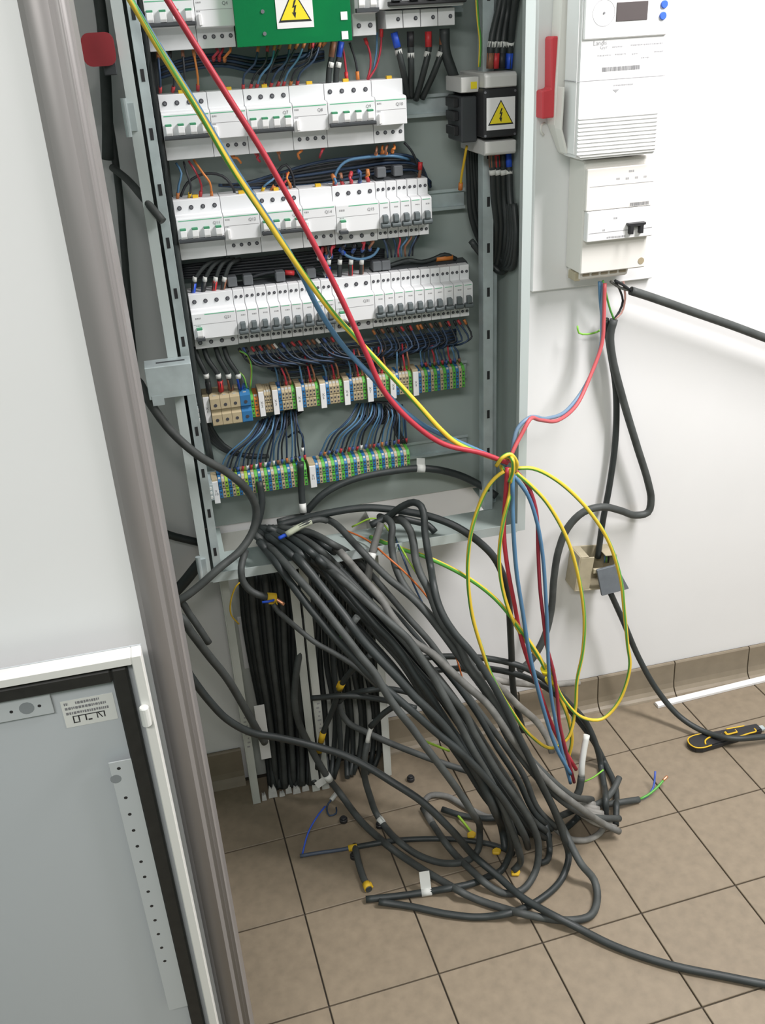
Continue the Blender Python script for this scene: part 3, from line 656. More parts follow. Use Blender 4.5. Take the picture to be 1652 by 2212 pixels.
wire('control_wire', 'thick black jumper with red sleeve and white tag above the comb right of Q31', 'wire', None, [(838, 575), (858, 568), (882, 562), (910, 566), (935, 560), (960, 550), (985, 560)], 0.004, CABLE, [(19, 0.03, ORANGE, 0.0052)], y=-0.045)
wire('control_wire', 'blue wire arching below the Q15 breaker', 'wire', None, [(733, 538), (750, 553), (780, 560), (808, 550), (818, 535)], 0.0024, WBLUE, [(0, 0.012, BLUE, 0.0036)], y=-0.06)
fan(4, (742, 528, 800, 520), (742, 548, 800, 540), [WDBLUE, WBLACK, WRED, BROWN], 'leaving the bottom of Q15', 'below Q15', 0.0022, sl='bbbb', top='kkrn', y=-0.06)
fan(5, (690, 535, 722, 530), (688, 560, 716, 556), [WBLACK, WRED, BROWN], 'stub below Q14', 'below Q14', 0.0022, top='krn', sl='wbb', y=-0.06)
fan(8, (820, 505, 912, 494), (838, 556, 890, 552), [WDBLUE, WBLACK, WDBLUE, WRED, WBLUE, BROWN], 'dropping from the narrow breakers right of Q15', 'below the Q15 row', 0.0018, top='kbkrbbnr', y=-0.055)
for i in range(6):
    wire('control_wire', 'black wire bundled behind the gap between the Q15 and Q21 rows', 'wire', 'black wires between the Q15 and Q21 rows', [(388, 575 + i * 5, -0.03), (450, 568 + i * 6, -0.03), (540, 560 + i * 6, -0.03), (640, 548 + i * 7, -0.03), (740, 538 + i * 6, -0.03), (830, 540 + i * 4, -0.03)], 0.0024, WBLACK, step=0.016)
for i in range(5):
    wire('power_conductor', 'black conductor running down the left side of the cabinet beside the breaker rows', 'cable', 'black conductors down the left side', [(312 + i * 3, 30, -0.03), (328 + i * 3, 180, -0.03), (350 + i * 3, 380, -0.03), (373 + i * 3, 560, -0.03), (398 + i * 3, 760, -0.03), (420 + i * 5, 890, -0.03), (450 + i * 8, 945 + i * 4, -0.03), (490 + i * 12, 975 + i * 3, -0.03), (540 + i * 10, 985, -0.028)], 0.0045, WBLACK if i % 2 else CABLE, step=0.02, sides=8)
for i in range(6):
    yy = -0.055 - 0.020 * (i // 2)
    wire('power_conductor', 'black conductor packed between the slotted left upright and the breaker rows', 'cable', 'black conductors beside the left upright', [(at_(-0.8305, yy, 1.60 - 0.0 * i)), (at_(-0.8305, yy, 1.2)), (at_(-0.8305, yy, 0.98)), (at_(-0.828 + 0.004 * (i % 2), yy, 0.82))], 0.0042, CABLE, step=0.03, sides=8, raw=True)
# row 4 -> row 5
for i, (u0, u1, col, lab) in enumerate(((420, 452, BLACK, 'black'), (440, 478, RED, 'red'), (466, 500, BROWN, 'brown'), (484, 521, BLUE, 'blue'))):
    pts = [(u0, 750, -0.05), (u0 + 8, 775, -0.06), (u1 - 6, 812, -0.065), (u1, 848 - i * 3, -0.06)]
    o = thick('black conductor with %s sleeve between Q21 and the large X1 terminals' % lab, 'conductors from Q21 to X1', pts, 0.0044, CABLE, None, col); a, b = pt((u1 - 6.5, 812, -0.065)), pt((u1 - 5, 820, -0.065)); marker(o, a, b - a, 0.0050)
for pts in ([(517, 758), (535, 768), (543, 795), (541, 838)], [(510, 800, -0.05), (525, 812), (533, 838)]):
    wire('earth_wire', 'thin green and yellow wire entering the X1 terminals', 'wire', 'green and yellow wires into X1', pts, 0.0016, WYEL, stripe=(0, 1), m2=WGRN, y=-0.06)
fan(24, (515, 752, 715, 728), (600, 795, 820, 780), [WBLACK, WDBLUE, WBLACK, WBLACK, WDBLUE], 'sagging below the breakers right of Q21', 'below the Q21 row', 0.0017, sag=0.35, top='kbkrkrknnw', y=-0.055, y2=-0.035)
fan(20, (805, 712, 1000, 690), (800, 778, 990, 745), [WDBLUE, WBLACK, WDBLUE], 'sagging below the breakers right of Q31', 'below the Q31 row', 0.0017, sag=0.45, bulge=(25, 0), top='oknknkrkro', y=-0.055, y2=-0.035)
for i in range(8):
    wire('control_wire', 'black wire bundled behind the sagging wires above the terminal strips', 'wire', 'black wires above the terminal strips', [(530 + i * 8, 770 + i * 4, -0.03), (620, 762 + i * 7, -0.03), (720, 748 + i * 7, -0.03), (800, 738 + i * 7, -0.03), (900, 725 + i * 5, -0.03), (985, 712 + i * 3, -0.03)], 0.0022, WBLACK if i % 2 else WDBLUE, step=0.018)
for k in range(6):
    u = e[k] + 14
    fan(4, (u - 10 + k * 2, 775 - k * 6, u + 12 + k * 2, 772 - k * 6), (u + 3, 834 - k * 5.6, u + 29, 831 - k * 5.6), [WBLUE, WBLACK, WRED, BROWN], 'entering the X%d terminals' % (3 + k), 'into X%d' % (3 + k), 0.0018, sl='bkrn', y=-0.045, jit=1)
fan(10, (985, 742, 915, 750), (992, 782, 912, 792), [WDBLUE, WBLUE, WRED, WDBLUE], 'arching into the X9 terminals', 'into X9', 0.0017, sl='nbrbrb', bulge=(-6, -10), y=-0.045, jit=1)
# row 5 -> row 6
fan(20, (560, 908, 640, 880), (475, 1024, 658, 992), [WBLUE, WDBLUE, WBLACK, WDBLUE], 'fanning from above down to the X10 terminals', 'into X10', 0.0017, bulge=(0, -4), sl='bobkbrwrwrwbwn', y=-0.035, y2=-0.045, jit=2)
fan(22, (770, 872, 858, 868), (690, 985, 878, 955), [WBLUE, WDBLUE, WBLACK, WBLUE], 'fanning from above down to the X11 terminals', 'into X11', 0.0017, bulge=(8, -4), sl='bobkbrkrbrwbnr', y=-0.035, y2=-0.045, jit=2)
wire('control_wire', 'black wire looping up beside the last X10 terminals', 'wire', None, [(622, 945), (640, 932), (652, 938), (653, 975)], 0.0022, WBLACK, [(10, 0.008, WTAPE, 0.003)])
for i in range(4):
    wire('control_wire', 'black wire arching right of the X11 fan', 'wire', 'black wires arching right of the X11 fan', [(800 + i * 6, 868, -0.035), (830 + i * 8, 872, -0.045), (848 + i * 5, 900, -0.05), (852 + i * 4, 930, -0.05), (866 + i * 4, 958, -0.045)], 0.0019, WBLACK)
for k, (v0, n_) in enumerate(((905, 5), (893, 5))):
    u_ = (600, 815)[k]
    for i in range(n_):
        wire('control_wire', 'black wire bunched under the terminal strips above %s' % ('X10', 'X11')[k], 'wire', 'black wires bunched above ' + ('X10', 'X11')[k], [(u_ - 40 + i * 9, v0 + 5 - i * 4, -0.02), (u_ - 10 + i * 5, v0 + 22, -0.03), (u_ + 8 + i * 7, v0 + 8 - i * 3, -0.028), (u_ + 18 + i * 9, v0 - 18, -0.02)], 0.0024, WBLACK)
# lone earth wire of the distribution block
wire('earth_wire', 'yellow wire hanging from the distribution block with a ring lug', 'wire', None, [(1008, 315, -0.1), (1002, 350, -0.09), (996, 385, -0.08), (994, 410, -0.075)], 0.0022, YTAPE, [(10, 0.012, ORANGE, 0.004)])
wire('earth_wire', 'yellow and green wire running down to the distribution block from above', 'wire', None, [(1026, -60, -0.1), (1032, 40, -0.1), (1037, 90, -0.1), (1035, 145, -0.1)], 0.0024, WYEL, stripe=(0, 1), m2=WGRN)
# ------------------------------------------------------------------ meter board, meter, main breaker on the right
mbz = 1.0325
mb = tag(boxo('meter_board', (0, 0.247, -0.012, -0.0005, 0, 0.72), WHITE, None, 0.0015, (-0.190, 0, mbz)), 'flat white board on the wall behind the electricity meter', 'board')
me_ = thing('electricity_meter', (-0.158, -0.013, 1.272), 'white electricity meter with dark display and two blue buttons', 'meter')
YF = -0.090   # front (local)
base = [(0.010, 0.006), (0.022, 0.0), (0.160, 0.0), (0.166, 0.006), (0.166, 0.32), (-0.004, 0.32), (-0.012, 0.11), (-0.012, 0.055)]
put('base', MB().prof(base, -0.035, 0.0, axis='y').mesh('base', CREAM, 0.002), (0, 0, 0), me_)
put('case', MB().prof([(0.002, 0.008), (0.012, 0.002), (0.152, 0.002), (0.158, 0.008), (0.158, 0.32), (0.002, 0.32)], YF, -0.035, axis='y').mesh('case', WHITE, 0.004, segs=2), (0, 0, 0), me_)
put('side_strap', MB().prof([(-0.012, 0.05), (-0.009, 0.115), (-0.006, 0.115), (-0.008, 0.05), (0.004, 0.012), (0.0, 0.010)], -0.06, -0.035, axis='y').mesh('side_strap', CREAM, 0.001), (0, 0, 0), me_)
for k in range(10):
    put('rib', MB().box(0.006, 0.150, YF - 0.0022, YF + 0.001, 0.010 + k * 0.0062, 0.0122 + k * 0.0062).mesh('rib', WHITE, 0.0006), (0, 0, 0), me_)
put('seam', MB().box(0.002, 0.158, YF - 0.0003, YF + 0.001, 0.1235, 0.1245).mesh('seam', TEXTL), (0, 0, 0), me_)
put('seam', MB().box(-0.0001, 0.003, -0.085, -0.04, 0.1235, 0.1245).mesh('seam', TEXTL), (0, 0, 0), me_)
def mpos(u, v, y): p = at(u, v, y=me_.location.y + y); return p.x - me_.location.x, p.z - me_.location.z
put('display_panel', MB().box(0.008, 0.153, YF - 0.004, YF + 0.001, 0.184, 0.30).mesh('display_panel', WHITE, 0.002), (0, 0, 0), me_)
x_, z_ = mpos(1365, 24, YF - 0.004)
put('display', MB().box(-0.027, 0.027, -0.0012, 0.001, -0.0135, 0.0135).mesh('display', LCD, 0.0005), (x_, YF - 0.004, z_), me_)
for u, v in ((1434, 9), (1431, 34)):
    x_, z_ = mpos(u, v, YF - 0.004); put('button', MB().cyl((0, 0.001, 0), 0.0058, -0.004, 'y', 20).mesh('button', mat('blue_button', (0.05, 0.14, 0.66), 0.4), 0.0006), (x_, YF - 0.004, z_), me_)
x_, z_ = mpos(1304, 28, YF - 0.004)
b = MB()
for k in range(32):
    a0, a1 = 2 * math.pi * k / 32, 2 * math.pi * (k + 1) / 32
    b.poly([(r * math.cos(a), -0.0003, r * math.sin(a)) for r, a in ((0.0185, a0), (0.0185, a1), (0.0192, a1), (0.0192, a0))])
put('dial_ring', b.mesh('dial_ring', TEXTL), (x_, YF - 0.004, z_), me_)
put('dial_lens', MB().cyl((0.0005, 0, 0.0), 0.0018, -0.0012, 'y', 12).mesh('dial_lens', TEXT), (x_, YF - 0.004, z_), me_)
x_, z_ = mpos(1296, 93, YF); text('Landis', 0.0095, TEXTL, me_, (x_, YF - 0.0006, z_)); x_, z_ = mpos(1304, 102, YF); text('Gyr', 0.0085, TEXTL, me_, (x_, YF - 0.0006, z_))
def bars(o, x0, x1, z0, z1, y, m, rr):
    b = MB(); x = x0
    while x < x1:
        wd = rr.choice((0.0006, 0.0009, 0.0015)); b.box(x, min(x1, x + wd), y - 0.0003, y + 0.0005, z0, z1); x += wd + rr.choice((0.0005, 0.0008))
    put('barcode', b.mesh('barcode', m), (0, 0, 0), o)
x0_, z0_ = mpos(1300, 151, YF); x1_, _ = mpos(1381, 146, YF); bars(me_, x0_, x1_, z0_ - 0.003, z0_ + 0.0035, YF, TEXT, R)
for u0, v0, u1 in ((1320, 75, 1345), (1370, 68, 1410), (1322, 102, 1345), (1362, 98, 1430), (1290, 121, 1320), (1328, 118, 1352), (1365, 117, 1378), (1385, 125, 1402), (1412, 112, 1432), (1325, 185, 1368)):
    x0_, z_ = mpos(u0, v0, YF); x1_, _ = mpos(u1, v0, YF); dash(me_, x0_, x1_, z_ - 0.001, 0.0022, YF)
put('arrow_mark', MB().prof([(-0.006, 0.002), (0.006, 0.002), (0, -0.003)], -0.0003, 0.0005, axis='y').mesh('arrow_mark', TEXTL), (mpos(1330, 196, YF)[0], YF, mpos(1330, 196, YF)[1]), me_)
# main breaker under the meter
mk = thing('main_breaker', (-0.125, -0.013, 1.058), 'cream main breaker with small black rocker under the electricity meter', 'circuit breaker')
YD = -0.066
put('body', MB().prof([(0, 0.016), (YD, 0.016), (YD, 0.205), (YD + 0.004, 0.210), (0, 0.210)], 0.0, 0.128).mesh('body', CREAM, 0.002), (0, 0, 0), mk)
put('raised_panel', MB().box(0.000, 0.128, YD - 0.010, YD + 0.001, 0.128, 0.198).mesh('raised_panel', CREAM, 0.0015), (0, 0, 0), mk)
put('rocker_panel', MB().box(0.003, 0.130, YD - 0.014, YD + 0.001, 0.075, 0.127).mesh('rocker_panel', WHITE, 0.0015), (0, 0, 0), mk)
put('panel_line', MB().box(0.006, 0.128, YD - 0.0143, YD - 0.013, 0.0895, 0.0905).mesh('panel_line', TEXTL), (0, 0, 0), mk)
put('panel_line', MB().box(0.006, 0.126, YD - 0.0103, YD - 0.009, 0.168, 0.1688).mesh('panel_line', TEXTL), (0, 0, 0), mk)
def dpos(u, v, y): p = at(u, v, y=mk.location.y + y); return p.x - mk.location.x, p.z - mk.location.z
x_, z_ = dpos(1372, 490, YD - 0.016)
put('rocker', MB().prof([(-0.017, 0.008), (0.017, 0.008), (0.017, 0.004), (0.013, 0.003), (0.013, -0.011), (0.006, -0.011), (0.006, 0.002), (-0.006, 0.002), (-0.006, -0.011), (-0.013, -0.011), (-0.013, 0.003), (-0.017, 0.004)], -0.009, 0.002, axis='y').mesh('rocker', BLACK, 0.0006), (x_, YD - 0.014, z_), mk)
x0_, z_ = dpos(1360, 442, YD - 0.01); x1_, _ = dpos(1401, 438, YD - 0.01); bars(mk, x0_, x1_, z_ - 0.003, z_ + 0.003, YD - 0.010, TEXT, R)
for u0, v0, u1, yy in ((1358, 372, 1369, -0.01), (1331, 389, 1338, -0.01), (1351, 388, 1358, -0.01), (1371, 386, 1378, -0.01), (1390, 384, 1396, -0.01), (1310, 516, 1350, -0.014), (1301, 500, 1306, -0.014), (1325, 474, 1333, -0.014)):
    x0_, z_ = dpos(u0, v0, YD + yy); x1_, _ = dpos(u1, v0, YD + yy); dash(mk, x0_, x1_, z_, 0.0035, YD + yy)
x_, z_ = dpos(1384, 563, YD); put('screw', MB().cyl((0, 0.001, 0), 0.006, -0.0018, 'y', 14).mesh('screw', mat('brass_screw', (0.36, 0.30, 0.2), 0.5)), (x_, YD, z_), mk)
put('terminal_cover', MB().prof([(0, 0), (-0.045, 0), (-0.052, 0.004), (-0.056, 0.0155), (0, 0.0155)], 0.004, 0.100).mesh('terminal_cover', CREAM, 0.001), (0, 0, 0), mk)
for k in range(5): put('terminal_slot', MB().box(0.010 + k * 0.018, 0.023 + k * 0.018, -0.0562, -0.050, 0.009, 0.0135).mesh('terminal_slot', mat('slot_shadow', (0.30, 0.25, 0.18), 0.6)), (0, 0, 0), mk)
put('cover_lug', MB().box(-0.003, 0.008, -0.05, -0.02, 0.0, 0.0155).mesh('cover_lug', BEIGE2, 0.001), (0, 0, 0), mk)
# red lever
rl = thing('red_lever', (-0.2, -0.0125, 1.334), 'red L-shaped plastic lever on the white board beside the meter', 'lever')
def lp(u, v): p = at(u, v, y=-0.030); return p.x + 0.2, p.z - 1.334
L = [lp(*q) for q in ((1185, 82), (1189, 78), (1212, 78), (1216, 83), (1213, 237), (1196, 238), (1196, 252), (1165, 256), (1166, 196), (1184, 191))]
put('lever_body', MB().prof(L, -0.030, 0.0, axis='y').mesh('lever_body', mat('bright_red_plastic', (0.62, 0.05, 0.065), 0.5), 0.002), (0, 0, 0), rl)
q0, q1 = lp(1203, 234), lp(1211, 195); put('latch', MB().box(q0[0], q1[0], -0.0312, -0.029, q0[1], q1[1]).mesh('latch', WTAPE, 0.0005), (0, 0, 0), rl)
hk = at(1175, 278, y=-0.02)
o = tube('cable_clip', [(hk.x + 0.004, -0.012, hk.z + 0.008), (hk.x - 0.004, -0.018, hk.z + 0.006), (hk.x - 0.005, -0.020, hk.z - 0.004), (hk.x + 0.001, -0.016, hk.z - 0.011)], 0.0018, CREAM, sides=8, step=0.003)
tag(o, 'small white hook clip on the board below the red lever', 'clip')
# junction box with its grey lid hanging off
jb = thing('junction_box', (-0.092, -0.0005, 0.372), 'beige wall junction box with grey lid hanging open', 'junction box', None, (0, math.radians(6), 0))
b = MB().box(0, 0.088, -0.003, 0, 0, 0.086)
b.box(0, 0.003, -0.05, -0.003, 0, 0.086).box(0.085, 0.088, -0.05, -0.003, 0, 0.086).box(0.003, 0.085, -0.05, -0.003, 0, 0.003)
b.box(0.003, 0.022, -0.05, -0.003, 0.083, 0.086).box(0.06, 0.085, -0.05, -0.003, 0.083, 0.086)
b.box(0.003, 0.035, -0.05, -0.047, 0.003, 0.083)
put('box_body', b.mesh('box_body', BEIGE2, 0.0008), (0, 0, 0), jb)
put('box_rim', MB().box(0.035, 0.088, -0.056, -0.05, 0.045, 0.056).mesh('box_rim', BEIGE2, 0.001), (0, 0, 0), jb)
c = [at(u, v, y=yy) for u, v, yy in ((1289, 1232, -0.060), (1331, 1221, -0.060), (1359, 1272, -0.075), (1300, 1288, -0.075))]
ld = MB(); o_ = Vector(jb.location); Rm = Matrix.Rotation(math.radians(-6), 3, 'Y')
lo = [Rm @ (p - o_) for p in c]
for dy in (0, 0.006):
    for p in lo: ld.v.append((p.x, p.y + dy, p.z))
for f in ((0, 1, 2, 3), (7, 6, 5, 4), (0, 4, 5, 1), (1, 5, 6, 2), (2, 6, 7, 3), (3, 7, 4, 0)): ld.f.append(f); ld.m.append(0)
tag(put('lid', ld.mesh('lid', mat('grey_lid', (0.12, 0.135, 0.15), 0.6, noise=0.1, nscale=50), 0.001), (0, 0, 0), jb), 'dark grey square lid hanging askew')
for k, (m_, dx) in enumerate(((WBLUE, 0), (WGRN, 0.006), (WBLACK, -0.008))):
    q = [at(1302 + dx * 900 / 1.0 * .8, 1188, y=-0.025) , at(1306 + k * 4, 1200, y=-0.03), at(1305 + k * 4, 1215, y=-0.03)]
    me2, b2, _ = tubemesh('inner_wire', [Rm @ (p - o_) for p in q], 0.0017, m_, sides=6); put('inner_wire', me2, b2, jb)

# ------------------------------------------------------------------ cable trunkings below the cabinet
def trunk(x0, x1, lab, ztop):
    o = thing('cable_trunking', (x0, 0, 0), lab, 'trunking')
    w = x1 - x0; t = 0.0025; D = -0.094
    put('back', MB().box(0, w, -0.0055, -0.0045, 0.001, ztop).mesh('back', TRUNK), (0, 0, 0), o)
    for xx, s in ((0, 1), (w - t, -1)):
        put('side_wall', MB().box(xx, xx + t, D, -0.0055, 0.001, ztop).mesh('side_wall', TRUNK, 0.0004), (0, 0, 0), o)
        f0 = t if s > 0 else w - t - 0.014
        put('front_flange', MB().box(f0, f0 + 0.014, D, D + 0.002, 0.001, ztop).mesh('front_flange', TRUNK, 0.0003), (0, 0, 0), o)
        bar = MB()
        for k in range(9): bar.box(f0 + 0.003 + (k % 3) * 0.002, f0 + 0.009 + (k % 2) * 0.002, D - 0.0003, D + 0.0005, 0.16 + k * 0.011, 0.164 + k * 0.011)
        if s > 0: put('printed_marks', bar.mesh('printed_marks', TEXTL), (0, 0, 0), o)
    return o
t1 = trunk(-0.843, -0.695, 'open white cable trunking nearest the steel door jamb, full of black cables', 0.625)
t2 = trunk(-0.690, -0.532, 'open white cable trunking right of the fuller one, with few cables', 0.625)
# bridge clip across the first trunking, torn plaster at its foot
c0, c1 = at(548, 1525, y=-0.094), at(586, 1636, y=-0.094)
put('bridge_clip', MB().box(c0.x + 0.843, c1.x + 0.843, -0.0955, -0.0941, c1.z, c0.z).mesh('bridge_clip', WHITE, 0.0004), (0, 0, 0), t1)
put('short_cover', MB().box(0.025, 0.045, -0.012, -0.006, 0.30, 0.43).mesh('short_cover', WHITE, 0.001), (0, 0, 0), t1)
def torn(parent, x0, x1, lab, rr):
    b = MB(); x = x0
    while x < x1:
        wd = rr.uniform(0.010, 0.020); h = rr.uniform(0.014, 0.045)
        pts = [(x, 0.001), (x + wd, 0.001), (x + wd * .95, h * .6), (x + wd * .7, h), (x + wd * .45, h * .7), (x + wd * .2, h * .95), (x + wd * .05, h * .5)]
        b.prof(pts, -0.090 + rr.uniform(0, 0.006), -0.082, axis='y'); x += wd + rr.uniform(0.001, 0.008)
    put('torn_plaster', b.mesh('torn_plaster', mat('torn_white', (0.62, 0.62, 0.60), 0.8, noise=0.15, nscale=60)), (0, 0, 0), parent)
torn(t1, 0.02, 0.125, '', R)

# ------------------------------------------------------------------ removed cabinet door, upside down against the left wall
rd = thing('removed_cabinet_door', (-1.5395, -0.812, 0.0), 'removed grey cabinet door standing upside down against the white wall', 'cabinet door', None, (math.radians(1.2), 0, 0))
W_, H_ = 0.600, 0.950
put('panel', MB().box(0.0, W_, -0.0015, 0.0, 0.0, H_).mesh('panel', PANELG), (0, 0, 0), rd)
DR = mat('door_rim_paint', (0.70, 0.70, 0.67), 0.5)
for b_ in ((W_ - 0.0105, W_, 0.0, H_), (0, 0.0105, 0.0, H_), (0.0105, W_ - 0.0105, H_ - 0.0105, H_), (0.0105, W_ - 0.0105, 0.0, 0.0105)):
    put('rim', MB().box(b_[0], b_[1], -0.020, -0.0015, b_[2], b_[3]).mesh('rim', DR, 0.001), (0, 0, 0), rd)
g0, gw_ = 0.017, 0.0165
gk = MB().box(W_ - g0 - gw_, W_ - g0, -0.013, -0.0015, g0, H_ - g0).box(g0, g0 + gw_, -0.013, -0.0015, g0, H_ - g0).box(g0 + gw_, W_ - g0 - gw_, -0.013, -0.0015, H_ - g0 - gw_, H_ - g0).box(g0 + gw_, W_ - g0 - gw_, -0.013, -0.0015, g0, g0 + gw_)
put('gasket', gk.mesh('gasket', GASK, 0.002), (0, 0, 0), rd)
# perforated rail
def dp(u, v, y=-0.008):
    p = at(u, v, y=rd.location.y + y - 0.004); return p.x - rd.location.x, p.z - rd.location.z
ra, rb = dp(236, 1626), dp(362, 2172)
rxx = (ra[0] + rb[0]) / 2
prl = put('perforated_rail', MB().box(0, 0.0245, -0.0115, -0.010, 0, ra[1] - rb[1]).box(0.0245, 0.026, -0.0115, -0.0015, -0.012, ra[1] - rb[1] + 0.004).mesh('perforated_rail', mat('rail_paint', (0.47, 0.50, 0.51), 0.45), 0.0004), (rxx, 0, rb[1]), rd)
hm = MB().cyl((0, 0.0005, 0), 0.0021, -0.0008, 'y', 10).mesh('hole', BLACK)
for k in range(13): put('hole', hm, (0.0095, -0.0113, (ra[1] - rb[1]) - 0.010 - k * 0.0252 - (0.018 if k > 0 else 0)), prl)
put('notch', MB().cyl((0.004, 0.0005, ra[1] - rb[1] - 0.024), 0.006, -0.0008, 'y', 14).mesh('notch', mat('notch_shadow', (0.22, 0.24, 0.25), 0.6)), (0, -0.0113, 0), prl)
h0 = dp(108, 1480); h1 = dp(-120, 1535)
hb_ = put('hinge_plate', MB().box(0, h0[0] - h1[0], -0.0065, -0.004, 0, 0.030).mesh('hinge_plate', MATS['rail_paint'], 0.0006), (h1[0], 0, h0[1] - 0.026), rd)
for u, v, r_ in ((27, 1520, 0.0018), (60, 1512, 0.0075), (87, 1507, 0.0018)):
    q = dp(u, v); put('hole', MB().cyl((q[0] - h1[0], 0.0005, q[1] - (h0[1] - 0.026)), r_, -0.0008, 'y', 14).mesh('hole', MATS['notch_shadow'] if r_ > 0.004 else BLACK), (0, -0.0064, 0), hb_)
# sticker, its print upside down
s0 = dp(194, 1516, -0.002)
stk = put('sticker', MB().box(-0.0265, 0.0265, -0.0004, 0, -0.0175, 0.0175).mesh('sticker', WTAPE), (s0[0], -0.0017, s0[1]), rd)
for zz, x0_, x1_ in ((0.0115, -0.0235, -0.0195), (0.0115, -0.012, 0.012), (0.0055, -0.0235, 0.018), (-0.001, -0.0235, 0.020)): dash(stk, x0_, x1_, zz, 0.0032, -0.0004, TEXT)
put('pen_scribble', MB().box(-0.018, 0.014, -0.0008, -0.0003, -0.0042, -0.0034).box(-0.018, -0.0168, -0.0008, -0.0003, -0.0125, -0.0034).box(-0.0125, -0.0113, -0.0008, -0.0003, -0.0110, -0.0034).box(-0.018, -0.0113, -0.0008, -0.0003, -0.0125, -0.0116).box(-0.0055, -0.0042, -0.0008, -0.0003, -0.0115, -0.0034).box(-0.0030, 0.0010, -0.0008, -0.0003, -0.0118, -0.0104).box(0.0062, 0.0072, -0.0008, -0.0003, -0.0110, -0.0034).box(0.0135, 0.0147, -0.0008, -0.0003, -0.0110, -0.0034).prof([(0.0072, -0.0040), (0.0084, -0.0040), (0.0120, -0.0110), (0.0110, -0.0110)], -0.0008, -0.0003, axis='y').mesh('pen_scribble', BLACK), (0, 0, 0), stk)
l0 = dp(313, 1522, -0.02)
put('lug', MB().cyl((0, 0, -0.012), 0.0052, 0.024, 'z', 12).mesh('lug', WTAPE, 0.001), (l0[0], -0.024, l0[1]), rd)

# ------------------------------------------------------------------ bracket and things left of the cabinet
bk = thing('channel_bracket', (-0.92, -0.215, 0.93), 'galvanised U channel bracket sticking out left of the cabinet upright', 'bracket')
bl, br_ = at(312, 800, y=-0.24), at(411, 780, y=-0.24); bt, bbm = at(360, 790, y=-0.24).z, at(370, 858, y=-0.24).z
bk.location = (bl.x, -0.2, bbm)
wB, hB = br_.x - bl.x, bt - bbm
put('channel', MB().box(0, wB, -0.042, -0.040, 0, hB).box(0, wB, -0.040, -0.002, hB - 0.002, hB).box(0, wB, -0.040, -0.002, 0, 0.002).mesh('channel', GALV, 0.0006), (0, 0, 0), bk)
put('slot', MB().box(0.018, 0.062, -0.024, -0.018, hB - 0.0005, hB + 0.0003).mesh('slot', DARK), (0, 0, 0), bk)
put('end_tongue', MB().box(0.004, 0.022, -0.0425, -0.0422, -0.010, 0.006).mesh('end_tongue', GALV), (0, 0, 0), bk)
rh0, rh1 = at(172, 72, y=-0.20), at(254, 140, y=-0.20)
rh = thing('rounded_red_lever', (rh0.x, -0.19, rh1.z), 'red rounded plastic lever left of the cabinet behind the steel jamb', 'lever')
gw2, gh2 = rh1.x - rh0.x, rh0.z - rh1.z; rc = 0.011
gp = []
for cx_, cz_, a0 in ((gw2 - rc, gh2 - rc, 0), (rc, gh2 - rc, 90), (rc, rc, 180), (gw2 - rc, rc, 270)):
    gp += [(cx_ + rc * math.cos(math.radians(a0 + q * 22.5)), cz_ + rc * math.sin(math.radians(a0 + q * 22.5))) for q in range(5)]
put('grip', MB().prof(gp, -0.028, 0.0, axis='y').mesh('grip', mat('dark_red_plastic', (0.34, 0.03, 0.04), 0.5)), (0, 0, 0), rh)
put('stem', MB().box((rh1.x - rh0.x) * .55, (rh1.x - rh0.x) * .95, -0.0185, -0.006, -0.012, 0.004).mesh('stem', DARK, 0.001), (0, 0, 0), rh)
put('mount', MB().box((rh1.x - rh0.x) * .3, (rh1.x - rh0.x) * .9, 0.0005, 0.188, 0.010, 0.022).mesh('mount', DARK, 0.001), (0, 0, 0), rh)
# ------------------------------------------------------------------ loose cables
def lerp(x, T):
    for (a, b), (c, d) in zip(T, T[1:]):
        if x <= c: return b + (d - b) * max(0.0, (x - a)) / (c - a)
    return T[-1][1]
HANG = [(0, 0.0), (20, 0.012), (60, 0.045), (150, 0.09), (250, 0.128), (350, 0.16), (450, 0.182), (600, 0.20)]
def P3(q, r, off=0.0, lift=0.0):
    if q[0] == 'w': return Vector(q[1:])
    u, v = q[0], q[1]; d = q[2] if len(q) > 2 else None
    if d == 'f': return at(u, v, z=r + 0.0006 + lift)
    if isinstance(d, (int, float)): return at(u, v, y=d) if d < 0 else at(u, v, z=d)
    t = v - (1258 - (u - 440) * 0.1643)
    if t < 6:
        p = at(u, v, z=CZ0 + 0.0165 + r + lift + 0.35 * abs(off))
        if p.y > -0.02: p = at(u, v, y=-0.02)
        return p
    p = at(u, v, y=CY - 0.004 - r - lerp(t, HANG) + off)
    if p.z < r + 0.0006 + lift: p = at(u, v, z=r + 0.0006 + lift)
    return p
CABS = {}; QUEUE = []
def cable(label, pts, r=0.0068, m=CABLE, group=None, off=0.0, lift=0.0, name='power_cable', cat='cable', sides=12, step=0.012, **k):
    S = spline([P3(q, r, off, lift) for q in pts], step)
    key = len(CABS); CABS[key] = dict(label=label, S=S, r=r, m=m, group=group, name=name, cat=cat, sides=sides, k=k)
    return key
